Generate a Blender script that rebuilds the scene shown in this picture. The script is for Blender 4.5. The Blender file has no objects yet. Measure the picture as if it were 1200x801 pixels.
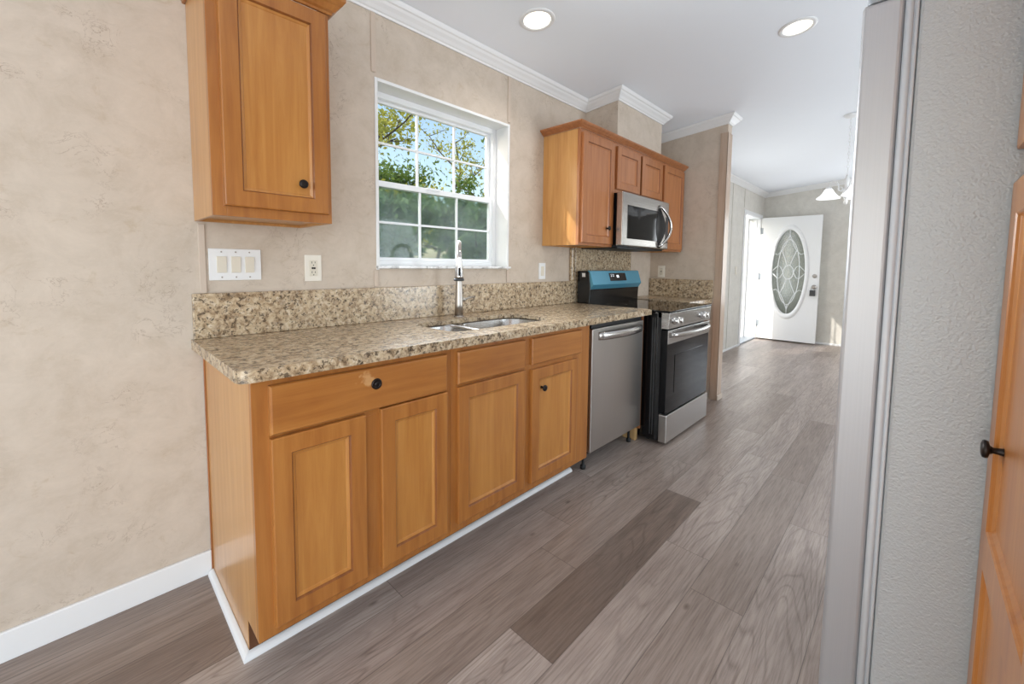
import bpy, bmesh, math, random
from mathutils import Vector, Matrix, Quaternion
random.seed(7)
S = bpy.context.scene
COL = S.collection

# ------------------------------------------------------------------ camera
F_PX = 488.406
def cam_setup():
    cd = bpy.data.cameras.new('camera'); co = bpy.data.objects.new('camera', cd); COL.objects.link(co)
    cd.sensor_fit = 'HORIZONTAL'; cd.sensor_width = 36.0; cd.lens = 36.0*F_PX/1200
    cd.shift_x = -4.81/1200; cd.shift_y = -56.0/1200
    cd.clip_start = 0.02; cd.clip_end = 300
    yaw, pitch, roll = 0.76287, -0.070402, 0.011138
    f = Vector((math.cos(pitch)*math.cos(yaw), math.cos(pitch)*math.sin(yaw), math.sin(pitch)))
    r = Vector((math.sin(yaw), -math.cos(yaw), 0)); u = r.cross(f)
    c, s = math.cos(roll), math.sin(roll)
    R, U = c*r+s*u, -s*r+c*u
    m = Matrix((R, U, -f)).transposed().to_4x4()
    m.translation = Vector((-0.30708, -1.9064, 1.19849))
    co.matrix_world = m
    S.camera = co
cam_setup()

# ------------------------------------------------------------------ world, sun, daylight, added fill, exposure
S.view_settings.view_transform = 'Standard'
S.view_settings.look = 'None'
S.view_settings.exposure = 0.05
S.view_settings.gamma = 1.0
S.view_settings.use_curve_mapping = False
SUN_DIR = Vector((1.9, -1.0, -1.25)).normalized()
w = bpy.data.worlds.new('World'); S.world = w; w.use_nodes = True
nt = w.node_tree; nt.nodes.clear()
sky = nt.nodes.new('ShaderNodeTexSky'); sky.sky_type = 'NISHITA'; sky.sun_disc = False
sky.sun_elevation = math.radians(30); sky.sun_rotation = math.atan2(-SUN_DIR.x, -SUN_DIR.y)
sky.air_density = 1.3; sky.dust_density = 1.5; sky.ozone_density = 1.5
bg = nt.nodes.new('ShaderNodeBackground'); bg.inputs['Strength'].default_value = 0.27
wo = nt.nodes.new('ShaderNodeOutputWorld')
nt.links.new(sky.outputs[0], bg.inputs[0]); nt.links.new(bg.outputs[0], wo.inputs[0])

sd = bpy.data.lights.new('sun', 'SUN'); sd.energy = 3.4; sd.angle = math.radians(0.6); sd.color = (1, .95, .86)
so = bpy.data.objects.new('sun', sd); COL.objects.link(so)
so.rotation_euler = SUN_DIR.to_track_quat('-Z', 'Y').to_euler(); so.location = (-8, 8, 9)

def area(name, loc, direction, sx, sy, power, color=(1, 1, 1), spread=178):
    d = bpy.data.lights.new(name, 'AREA'); d.shape = 'RECTANGLE'; d.size = sx; d.size_y = sy
    d.energy = power; d.color = color; d.spread = math.radians(spread)
    o = bpy.data.objects.new(name, d); COL.objects.link(o)
    o.location = loc; o.rotation_euler = Vector(direction).to_track_quat('-Z', 'Y').to_euler()
    return o
# daylight at visible openings; back, side, dining and front ones are added fill
area('fill_light_back', (-2.93, -2.25, 1.06), (1, 0, .15), 3.3, 1.9, 62, (.83, .925, 1.0))
area('fill_light_side', (-1.3, -4.12, 1.30), (.15, 1, .28), 2.4, 1.7, 62, (.83, .925, 1.0))
area('fill_light_dining', (3.1, -4.12, 1.30), (0, 1, .55), 1.5, 1.5, 64, (.83, .925, 1.0))
area('daylight_kitchen_window', (1.15, -.012, 1.62), (0, -1, -.15), .80, .80, 13, (.90, .96, 1.0), 120)
area('fill_light_front', (7.66, -2.12, 1.35), (-1, .1, .15), 1.2, 1.6, 30, (.90, .95, 1.0))
area('daylight_living_window', (5.30, .05, 1.25), (0, -1, 0), .95, 1.35, 13, (.95, .98, 1.0))
area('daylight_entry_door', (7.10, .12, 1.05), (0, -1, 0), .8, 1.9, 5, (.95, .98, 1.0))

# ------------------------------------------------------------------ material helpers
def lin(c):
    return tuple(((v/255)/12.92 if v/255 <= .04045 else ((v/255+.055)/1.055)**2.4) for v in c) + (1.0,)
class NT:
    def __init__(self, name):
        self.m = bpy.data.materials.new(name); self.m.use_nodes = True
        self.t = self.m.node_tree; self.b = self.t.nodes['Principled BSDF']; self.out = self.t.nodes['Material Output']
    def n(self, typ, **kw):
        nd = self.t.nodes.new(typ)
        for k, v in kw.items():
            if k.startswith('_'): setattr(nd, k[1:], v)
            else: nd.inputs[k.replace('__', ' ')].default_value = v
        return nd
    def l(self, a, b): self.t.links.new(a, b)
    def set(self, **kw):
        for k, v in kw.items(): self.b.inputs[k.replace('__', ' ')].default_value = v
        return self
    def coord(self, scale=(1, 1, 1), loc=(0, 0, 0), out='Object'):
        tc = self.n('ShaderNodeTexCoord'); mp = self.n('ShaderNodeMapping')
        mp.inputs['Scale'].default_value = scale; mp.inputs['Location'].default_value = loc
        self.l(tc.outputs[out], mp.inputs['Vector']); return mp.outputs[0]
    def noise(self, vec, scale, detail=4, rough=.55, dist=0):
        nd = self.n('ShaderNodeTexNoise'); nd.inputs['Scale'].default_value = scale; nd.inputs['Detail'].default_value = detail
        nd.inputs['Roughness'].default_value = rough; nd.inputs['Distortion'].default_value = dist
        if vec is not None: self.l(vec, nd.inputs['Vector'])
        return nd.outputs['Fac']
    def ramp(self, fac, stops, interp='LINEAR'):
        nd = self.n('ShaderNodeValToRGB'); cr = nd.color_ramp; cr.interpolation = interp
        while len(cr.elements) < len(stops): cr.elements.new(.5)
        for e, (p, c) in zip(cr.elements, stops):
            e.position = p; e.color = c if len(c) == 4 else lin(c)
        self.l(fac, nd.inputs[0]); return nd.outputs[0]
    def mix(self, fac, a, b, mode='MIX'):
        nd = self.n('ShaderNodeMix'); nd.data_type = 'RGBA'; nd.blend_type = mode
        for i, v in ((0, fac), (6, a), (7, b)):
            if hasattr(v, 'is_linked'): self.l(v, nd.inputs[i])
            else: nd.inputs[i].default_value = v
        return nd.outputs[2]
    def math(self, op, a, b=0.0, c=0.0):
        nd = self.n('ShaderNodeMath'); nd.operation = op
        for i, v in enumerate((a, b, c)):
            if hasattr(v, 'is_linked'): self.l(v, nd.inputs[i])
            else: nd.inputs[i].default_value = v
        return nd.outputs[0]
    def bump(self, h, strength=.2, dist=.002):
        nd = self.n('ShaderNodeBump'); nd.inputs['Strength'].default_value = strength; nd.inputs['Distance'].default_value = dist
        self.l(h, nd.inputs['Height']); self.l(nd.outputs[0], self.b.inputs['Normal'])

def plain(name, rgb, rough=.5, metal=0, spec=.5, noise_amt=.03, **kw):
    k = NT(name).set(Roughness=rough, Metallic=metal, Specular__IOR__Level=spec, **kw)
    f = k.noise(k.coord(), 9, 3)
    c = lin(rgb); d = tuple(x*(1-noise_amt) for x in c[:3])+(1,)
    k.l(k.mix(f, c, d), k.b.inputs['Base Color'])
    return k.m

def mat_wallpaper(name, base, dark, amt=1.0):
    k = NT(name).set(Roughness=.62, Specular__IOR__Level=.25)
    v = k.coord()
    big = k.noise(v, 7.5, 10, .72, .4)
    c = k.ramp(big, [(.32, dark), (.50, base), (.72, tuple(min(255, x+9) for x in base))])
    streak = k.noise(k.coord((11.0, 11.0, 26)), 3, 8, .74, .4)          # sideways smudges
    c = k.mix(k.ramp(streak, [(.52, (0, 0, 0, 1)), (.74, (.55*amt,)*3+(1,))]), c, lin(tuple(min(255, x+12) for x in base)))
    spots = k.noise(k.coord((1, 1, 1.3), (3, 1, 7)), 9.0, 9, .72, .7)
    c = k.mix(k.ramp(spots, [(.585, (0, 0, 0, 1)), (.70, (.62*amt,)*3+(1,))]), c, lin((178, 157, 128)))
    crack = k.noise(k.coord((1, 1, 1), (9, 2, 4)), 13, 7, .66, 1.2)
    line = k.math('ABSOLUTE', k.math('SUBTRACT', crack, .5))
    gate = k.ramp(k.noise(k.coord((1, 1, 1), (1, 8, 2)), 5, 3), [(.53, (0, 0, 0, 1)), (.62, (.85*amt,)*3+(1,))])
    lm = k.mix(1.0, k.ramp(line, [(.0, (1, 1, 1, 1)), (.012, (0, 0, 0, 1))]), gate, 'MULTIPLY')
    c = k.mix(lm, c, lin((146, 124, 106)))
    k.l(c, k.b.inputs['Base Color'])
    return k.m

def mat_wood(name, light, mid, dark, axis='z', rough=.32):
    k = NT(name).set(Roughness=rough, Specular__IOR__Level=.45, Coat__Weight=.25, Coat__Roughness=.18)
    sc = {'z': (14, 14, .9), 'x': (.9, 14, 14), 'y': (14, .9, 14)}[axis]
    v = k.coord(sc)
    g = k.noise(v, 2.2, 6, .6, .5)
    c = k.ramp(g, [(.30, dark), (.50, mid), (.72, light)])
    fine = k.noise(k.coord(tuple(x*9 for x in sc)), 2.0, 3, .6)
    c = k.mix(k.ramp(fine, [(.5, (0, 0, 0, 1)), (.8, (.22, .22, .22, 1))]), c, lin(dark))
    blot = k.noise(k.coord((2.2, 2.2, 1.4)), 2.0, 3)
    c = k.mix(k.ramp(blot, [(.42, (0, 0, 0, 1)), (.75, (.35, .35, .35, 1))]), c, lin(light))
    k.l(c, k.b.inputs['Base Color'])
    return k.m

def mat_granite(name):
    k = NT(name).set(Roughness=.24, Specular__IOR__Level=.8)
    v = k.coord()
    n1 = k.noise(v, 38, 6, .70, .6)
    c = k.ramp(n1, [(.33, (92, 72, 54)), (.43, (150, 124, 96)), (.52, (194, 170, 138)), (.64, (212, 194, 166)), (.78, (224, 214, 196))])
    vo = k.n('ShaderNodeTexVoronoi', Scale=95.0); k.l(v, vo.inputs['Vector'])
    c = k.mix(.28, c, k.ramp(vo.outputs['Color'], [(0, (84, 70, 56)), (.35, (176, 154, 122)), (.7, (214, 198, 170)), (1, (232, 224, 208))]))
    n2 = k.noise(k.coord((1, 1, 1), (4, 2, 1)), 48, 5, .7, .3)
    c = k.mix(k.ramp(n2, [(.545, (0, 0, 0, 1)), (.60, (.85, .85, .85, 1))]), c, lin((70, 56, 42)))
    n3 = k.noise(k.coord((1, 1, 1), (7, 5, 3)), 75, 4, .6)
    c = k.mix(k.ramp(n3, [(.60, (0, 0, 0, 1)), (.66, (.8, .8, .8, 1))]), c, lin((40, 34, 30)))
    k.l(c, k.b.inputs['Base Color'])
    return k.m

def mat_steel(name, rgb=(176, 174, 172), rough=.30, axis='z'):
    k = NT(name).set(Metallic=1.0)
    sc = {'z': (220, 220, .6), 'x': (.6, 220, 220)}[axis]
    g = k.noise(k.coord(sc), 3, 3, .6)
    k.l(k.ramp(g, [(.3, tuple(x-3 for x in rgb)), (.7, tuple(min(255, x+3) for x in rgb))]), k.b.inputs['Base Color'])
    k.l(k.ramp(g, [(.3, (rough-.015,)*3+(1,)), (.7, (rough+.02,)*3+(1,))]), k.b.inputs['Roughness'])
    k.b.inputs['Anisotropic'].default_value = .4
    return k.m

def mat_floor(name):
    PW, PL, Y0 = .181, 1.205, -1.183
    k = NT(name).set(Specular__IOR__Level=.5)
    tc = k.n('ShaderNodeTexCoord'); sp = k.n('ShaderNodeSeparateXYZ'); k.l(tc.outputs['Object'], sp.inputs[0])
    x, y = sp.outputs[0], sp.outputs[1]
    ry = k.math('DIVIDE', k.math('SUBTRACT', y, Y0), PW)
    row = k.math('FLOOR', ry); fy = k.math('FRACT', ry)
    wn = k.n('ShaderNodeTexWhiteNoise'); wn.noise_dimensions = '1D'; k.l(k.math('ADD', row, 37.3), wn.inputs['W'])
    off = k.ramp(k.math('DIVIDE', k.math('ADD', row, 5.5), 10.0), [
        (.0, (.30,)*3+(1,)), (.2, (.62,)*3+(1,)), (.3, (.013,)*3+(1,)), (.4, (.18,)*3+(1,)), (.5, (.52,)*3+(1,)),
        (.6, (.83,)*3+(1,)), (.7, (.005,)*3+(1,)), (.8, (.37,)*3+(1,))], 'CONSTANT')
    cx = k.math('SUBTRACT', k.math('DIVIDE', x, PL), off)
    colm = k.math('FLOOR', cx); fx = k.math('FRACT', cx)
    cmb = k.n('ShaderNodeCombineXYZ'); k.l(row, cmb.inputs[0]); k.l(colm, cmb.inputs[1]); cmb.inputs[2].default_value = 3.0
    w2 = k.n('ShaderNodeTexWhiteNoise'); w2.noise_dimensions = '3D'; k.l(cmb.outputs[0], w2.inputs['Vector'])
    dark = k.math('MULTIPLY', k.math('COMPARE', row, 0.0, .1), k.math('COMPARE', colm, 0.0, .1))   # the one noticeably darker plank
    rnd = k.math('MULTIPLY', k.math('ADD', k.math('MULTIPLY', w2.outputs['Value'], .88), .12), k.math('SUBTRACT', 1.0, dark))
    # grain coordinates: stretched along the plank, shifted per plank
    shift = k.n('ShaderNodeVectorMath'); shift.operation = 'MULTIPLY_ADD'
    k.l(w2.outputs['Color'], shift.inputs[0]); shift.inputs[1].default_value = (40, 40, 40); k.l(tc.outputs['Object'], shift.inputs[2])
    mp = k.n('ShaderNodeMapping'); mp.inputs['Scale'].default_value = (1.1, 9, 1); k.l(shift.outputs[0], mp.inputs['Vector'])
    g1 = k.noise(mp.outputs[0], 1.6, 7, .62, .5)
    mp2 = k.n('ShaderNodeMapping'); mp2.inputs['Scale'].default_value = (5, 110, 1); k.l(shift.outputs[0], mp2.inputs['Vector'])
    g2 = k.noise(mp2.outputs[0], 1.5, 4, .65)
    # cathedral figure: contour rings of a smooth stretched field
    mp3 = k.n('ShaderNodeMapping'); mp3.inputs['Scale'].default_value = (.55, 4.4, 1); k.l(shift.outputs[0], mp3.inputs['Vector'])
    g3 = k.noise(mp3.outputs[0], 1.1, 2, .5, .3)
    rings = k.math('FRACT', k.math('MULTIPLY', g3, 26.0))
    base = k.ramp(rnd, [(.0, (132, 116, 105)), (.12, (150, 134, 124)), (.35, (160, 145, 135)), (.7, (174, 159, 150)), (1.0, (186, 173, 164))])
    c = k.mix(k.ramp(g1, [(.35, (0, 0, 0, 1)), (.75, (.85, .85, .85, 1))]), base, (.60, .57, .56, 1), 'MULTIPLY')
    c = k.mix(k.ramp(g2, [(.42, (0, 0, 0, 1)), (.70, (.72, .72, .72, 1))]), c, (.52, .49, .48, 1), 'MULTIPLY')
    gate = k.ramp(k.noise(mp3.outputs[0], .7, 1), [(.47, (0, 0, 0, 1)), (.60, (.62, .62, .62, 1))])
    c = k.mix(k.mix(1.0, k.ramp(rings, [(.05, (0, 0, 0, 1)), (.22, (.7, .7, .7, 1)), (.38, (0, 0, 0, 1))]), gate, 'MULTIPLY'), c, (.42, .38, .36, 1), 'MULTIPLY')
    kn = k.n('ShaderNodeTexVoronoi', Scale=1.0); mp4 = k.n('ShaderNodeMapping'); mp4.inputs['Scale'].default_value = (2.6, 5.6, 1)
    k.l(shift.outputs[0], mp4.inputs['Vector']); k.l(mp4.outputs[0], kn.inputs['Vector'])
    c = k.mix(k.ramp(kn.outputs['Distance'], [(.015, (.7, .7, .7, 1)), (.065, (0, 0, 0, 1))]), c, lin((72, 58, 50)))
    # seams
    ey = k.math('MINIMUM', fy, k.math('SUBTRACT', 1.0, fy)); ex = k.math('MINIMUM', fx, k.math('SUBTRACT', 1.0, fx))
    sy = k.math('LESS_THAN', ey, .0075); sx = k.math('LESS_THAN', ex, .0011)
    seam = k.math('MAXIMUM', sy, sx)
    c = k.mix(k.math('MULTIPLY', seam, .55), c, lin((70, 60, 54)))
    k.l(c, k.b.inputs['Base Color'])
    k.l(k.ramp(g2, [(.3, (.30,)*3+(1,)), (.8, (.44,)*3+(1,))]), k.b.inputs['Roughness'])
    k.bump(k.math('SUBTRACT', k.math('MULTIPLY', g2, .3), seam), .25, .0012)
    return k.m

def mat_glass(name, gloss=.06, tint=(1, 1, 1)):
    k = NT(name); k.t.nodes.remove(k.b)
    tr = k.n('ShaderNodeBsdfTransparent'); tr.inputs[0].default_value = tint+(1,)
    gl = k.n('ShaderNodeBsdfGlossy'); gl.inputs['Roughness'].default_value = .02
    fr = k.n('ShaderNodeFresnel'); fr.inputs['IOR'].default_value = 1.4
    mx = k.n('ShaderNodeMixShader'); gm = k.n('ShaderNodeNewGeometry')
    k.l(k.math('MULTIPLY', fr.outputs[0], k.math('SUBTRACT', 1.0, gm.outputs['Backfacing'])), mx.inputs[0])
    k.l(tr.outputs[0], mx.inputs[1]); k.l(gl.outputs[0], mx.inputs[2]); k.l(mx.outputs[0], k.out.inputs['Surface'])
    return k.m
def mat_fogged(name, rough=.22, haze=.18, col=(150, 172, 176)):
    k = NT(name); k.t.nodes.remove(k.b)
    rf = k.n('ShaderNodeBsdfRefraction'); rf.inputs['IOR'].default_value = 1.12; rf.inputs['Roughness'].default_value = rough
    rf.inputs['Color'].default_value = (.90, .95, .96, 1)
    tl = k.n('ShaderNodeBsdfTranslucent'); tl.inputs[0].default_value = lin(col)
    gl = k.n('ShaderNodeBsdfGlossy'); gl.inputs['Roughness'].default_value = .04
    v = k.coord((1, 1, 1)); nz = k.noise(v, 3.5, 4)
    m1 = k.n('ShaderNodeMixShader'); k.l(k.ramp(nz, [(.3, (haze*.5,)*3+(1,)), (.7, (haze*1.4,)*3+(1,))]), m1.inputs[0])
    k.l(rf.outputs[0], m1.inputs[1]); k.l(tl.outputs[0], m1.inputs[2])
    m2 = k.n('ShaderNodeMixShader'); m2.inputs[0].default_value = .012
    k.l(m1.outputs[0], m2.inputs[1]); k.l(gl.outputs[0], m2.inputs[2]); k.l(m2.outputs[0], k.out.inputs['Surface'])
    return k.m
def mat_emit(name, rgb, strength):
    k = NT(name); k.set(Roughness=.4)
    k.b.inputs['Base Color'].default_value = lin(rgb); k.b.inputs['Emission Color'].default_value = lin(rgb)
    k.b.inputs['Emission Strength'].default_value = strength
    return k.m
def mat_leather(name, rgb):
    k = NT(name).set(Roughness=.42, Specular__IOR__Level=.5, Metallic=.15)
    v = k.coord()
    n = k.noise(v, 190, 3, .5, .8)
    vo = k.n('ShaderNodeTexVoronoi', Scale=210.0); vo.feature = 'SMOOTH_F1'; k.l(v, vo.inputs['Vector'])
    k.b.inputs['Base Color'].default_value = lin(rgb)
    k.bump(k.math('ADD', k.math('MULTIPLY', vo.outputs['Distance'], .6), n), .75, .0014)
    return k.m
def mat_leaf(name, a, b):
    k = NT(name).set(Roughness=.5, Specular__IOR__Level=.3)
    k.l(k.ramp(k.noise(k.coord(), 3.0, 3), [(.35, a), (.65, b)]), k.b.inputs['Base Color'])
    tl = k.n('ShaderNodeBsdfTranslucent'); tl.inputs[0].default_value = lin(b)
    mx = k.n('ShaderNodeMixShader'); mx.inputs[0].default_value = .35
    k.l(k.b.outputs[0], mx.inputs[1]); k.l(tl.outputs[0], mx.inputs[2]); k.l(mx.outputs[0], k.out.inputs['Surface'])
    return k.m

M = {}
M['wall'] = mat_wallpaper('wallpaper', (202, 188, 173), (192, 177, 160), .75)
M['batten'] = plain('batten_beige', (204, 187, 171), .5)
M['ceiling'] = plain('ceiling_white', (244, 248, 254), .8, noise_amt=.015)
M['white'] = plain('white_paint', (236, 236, 236), .38, noise_amt=.02)
M['vinyl'] = plain('white_vinyl', (240, 242, 244), .3, noise_amt=.01)
M['floor'] = mat_floor('plank_floor')
W_L, W_M, W_D = (180, 120, 59), (166, 105, 49), (148, 89, 40)
M['wood'] = mat_wood('honey_maple', W_L, W_M, W_D, 'z')
M['woodx'] = mat_wood('honey_maple_horizontal', W_L, W_M, W_D, 'x')
M['woodworn'] = mat_wood('worn_honey_maple', W_L, W_M, W_D, 'x')
_t = M['woodworn'].node_tree; _p = _t.nodes['Principled BSDF']; _src = _p.inputs['Base Color'].links[0].from_socket
_tc = _t.nodes.new('ShaderNodeTexCoord'); _sb = _t.nodes.new('ShaderNodeVectorMath'); _sb.operation = 'DISTANCE'; _sb.inputs[1].default_value = (-.012, -.324, .822)
_t.links.new(_tc.outputs['Object'], _sb.inputs[0])
_nz = _t.nodes.new('ShaderNodeTexNoise'); _nz.inputs['Scale'].default_value = 60; _nz.inputs['Detail'].default_value = 6; _t.links.new(_tc.outputs['Object'], _nz.inputs['Vector'])
_ad = _t.nodes.new('ShaderNodeMath'); _ad.operation = 'MULTIPLY_ADD'; _t.links.new(_nz.outputs['Fac'], _ad.inputs[0]); _ad.inputs[1].default_value = .11; _t.links.new(_sb.outputs['Value'], _ad.inputs[2])
_rp = _t.nodes.new('ShaderNodeValToRGB'); _rp.color_ramp.elements[0].position = .062; _rp.color_ramp.elements[0].color = (.6, .6, .6, 1); _rp.color_ramp.elements[1].position = .082; _rp.color_ramp.elements[1].color = (0, 0, 0, 1)
_t.links.new(_ad.outputs[0], _rp.inputs[0]); _mx = _t.nodes.new('ShaderNodeMix'); _mx.data_type = 'RGBA'
_t.links.new(_rp.outputs[0], _mx.inputs[0]); _t.links.new(_src, _mx.inputs[6]); _mx.inputs[7].default_value = lin((214, 168, 116)); _t.links.new(_mx.outputs[2], _p.inputs['Base Color'])
M['woodside'] = mat_wood('honey_maple_side', (208, 158, 98), (196, 142, 82), (180, 124, 68), 'z', .28)
M['woodred_sheen'] = mat_wood('sheened_red_maple', (180, 118, 72), (168, 106, 62), (150, 92, 52), 'z')  # reddish maple; sheen on the right wall cabinets put into its colour
M['woodpanel'] = mat_wood('honey_maple_panel', (196, 138, 72), (183, 123, 60), (170, 108, 50), 'z')
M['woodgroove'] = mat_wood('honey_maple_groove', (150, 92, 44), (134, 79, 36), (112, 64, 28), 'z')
M['red_sheen_panel'] = mat_wood('sheened_maple_panel', (188, 126, 80), (176, 113, 69), (160, 100, 58), 'z')
M['red_sheen_groove'] = mat_wood('sheened_maple_groove', (148, 90, 52), (132, 78, 44), (112, 64, 34), 'z')
M['woodedge'] = plain('dark_wood_edge', (96, 58, 32), .6)
M['tanpine'] = mat_wood('raw_pine', (214, 178, 128), (200, 162, 110), (176, 138, 92), 'z', .6)
M['trimtan'] = mat_wood('tan_trim', (198, 176, 156), (186, 162, 142), (172, 147, 127), 'z', .5)
M['wall_lit'] = mat_wallpaper('wallpaper_bright_lit', (214, 210, 202), (206, 202, 194), .3)  # same wallpaper, bright light at the far end put into its colour
M['granite'] = mat_granite('speckled_granite')
M['steel'] = mat_steel('brushed_steel', (198, 194, 190), .32, 'z')
M['steelbright'] = mat_steel('bright_brushed_steel', (176, 177, 181), .44, 'z')
M['steelbright'].node_tree.nodes['Principled BSDF'].inputs['Metallic'].default_value = .55
M['steelx'] = mat_steel('brushed_steel_horizontal', (186, 183, 180), .26, 'x')
M['chrome'] = plain('polished_nickel', (200, 198, 196), .16, 1.0)
M['nickel'] = plain('brushed_nickel', (176, 170, 164), .30, 1.0)
M['bronze'] = plain('dark_bronze', (44, 38, 36), .38, .7)
M['black'] = plain('black_enamel', (14, 14, 16), .22)
M['blackmat'] = plain('black_plastic', (22, 22, 24), .5)
M['blackglass'] = plain('black_glass', (10, 10, 12), .05, spec=.22)
M['darkgrey'] = plain('dark_grey', (62, 62, 64), .4)
M['bluefilm'] = plain('blue_film', (92, 160, 186), .22, .25)
M['grey'] = plain('grey_plastic', (150, 158, 166), .35)
M['gasket'] = plain('grey_gasket', (204, 210, 217), .32)
M['leather'] = mat_leather('textured_grey_steel', (174, 179, 183))
M['almond'] = plain('almond_plastic', (226, 218, 202), .35)
M['ivory'] = plain('ivory_plastic', (238, 232, 220), .35)
M['slot'] = plain('dark_slot', (40, 34, 30), .6)
M['glass'] = mat_glass('clear_glass')
M['fogged'] = mat_fogged('hazy_glass', .10, .16, (176, 186, 190))
_k = NT('textured_glass'); _k.t.nodes.remove(_k.b)
_tr = _k.n('ShaderNodeBsdfTransparent'); _tr.inputs[0].default_value = (.93, .96, .95, 1)
_tl = _k.n('ShaderNodeBsdfTranslucent'); _tl.inputs[0].default_value = lin((214, 222, 216))
_gl = _k.n('ShaderNodeBsdfGlossy'); _gl.inputs['Roughness'].default_value = .16
_m1 = _k.n('ShaderNodeMixShader'); _m1.inputs[0].default_value = .35; _k.l(_tr.outputs[0], _m1.inputs[1]); _k.l(_tl.outputs[0], _m1.inputs[2])
_m2 = _k.n('ShaderNodeMixShader'); _m2.inputs[0].default_value = .14; _k.l(_m1.outputs[0], _m2.inputs[1]); _k.l(_gl.outputs[0], _m2.inputs[2])
_k.l(_m2.outputs[0], _k.out.inputs['Surface']); M['ovalglass'] = _k.m
M['came'] = plain('silver_came', (240, 242, 244), .25, .3)
M['shade'] = mat_emit('lit_white_shade', (246, 248, 250), .85)
M['bulb'] = mat_emit('lit_bulb', (255, 250, 240), 4.0)
M['lens'] = mat_emit('lit_lens', (255, 246, 226), 2.6)
M['led'] = mat_emit('lit_digits', (235, 240, 245), 1.6)
M['sticker'] = plain('white_sticker', (232, 232, 232), .5)
M['marble'] = NT('marble_sill').set(Roughness=.25).m
_k = NT('grey_marble').set(Roughness=.22); _k.l(_k.ramp(_k.noise(_k.coord((1, 3, 1)), 14, 6, .6, 1.5), [(.35, (158, 156, 154)), (.55, (232, 232, 232))]), _k.b.inputs['Base Color']); M['marble'] = _k.m
M['leaf_yellow'] = mat_leaf('yellow_leaf', (150, 158, 50), (196, 190, 84))
M['leaf_green'] = mat_leaf('green_leaf', (70, 104, 40), (122, 146, 62))
M['leaf_dark'] = mat_leaf('dark_leaf', (70, 104, 62), (128, 152, 96))
M['bark'] = plain('bark', (92, 80, 68), .9, noise_amt=.4)
M['grass'] = plain('lawn_grass', (120, 134, 76), .9, noise_amt=.4)
M['concrete'] = plain('porch_concrete', (190, 188, 184), .8, noise_amt=.1)

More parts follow.
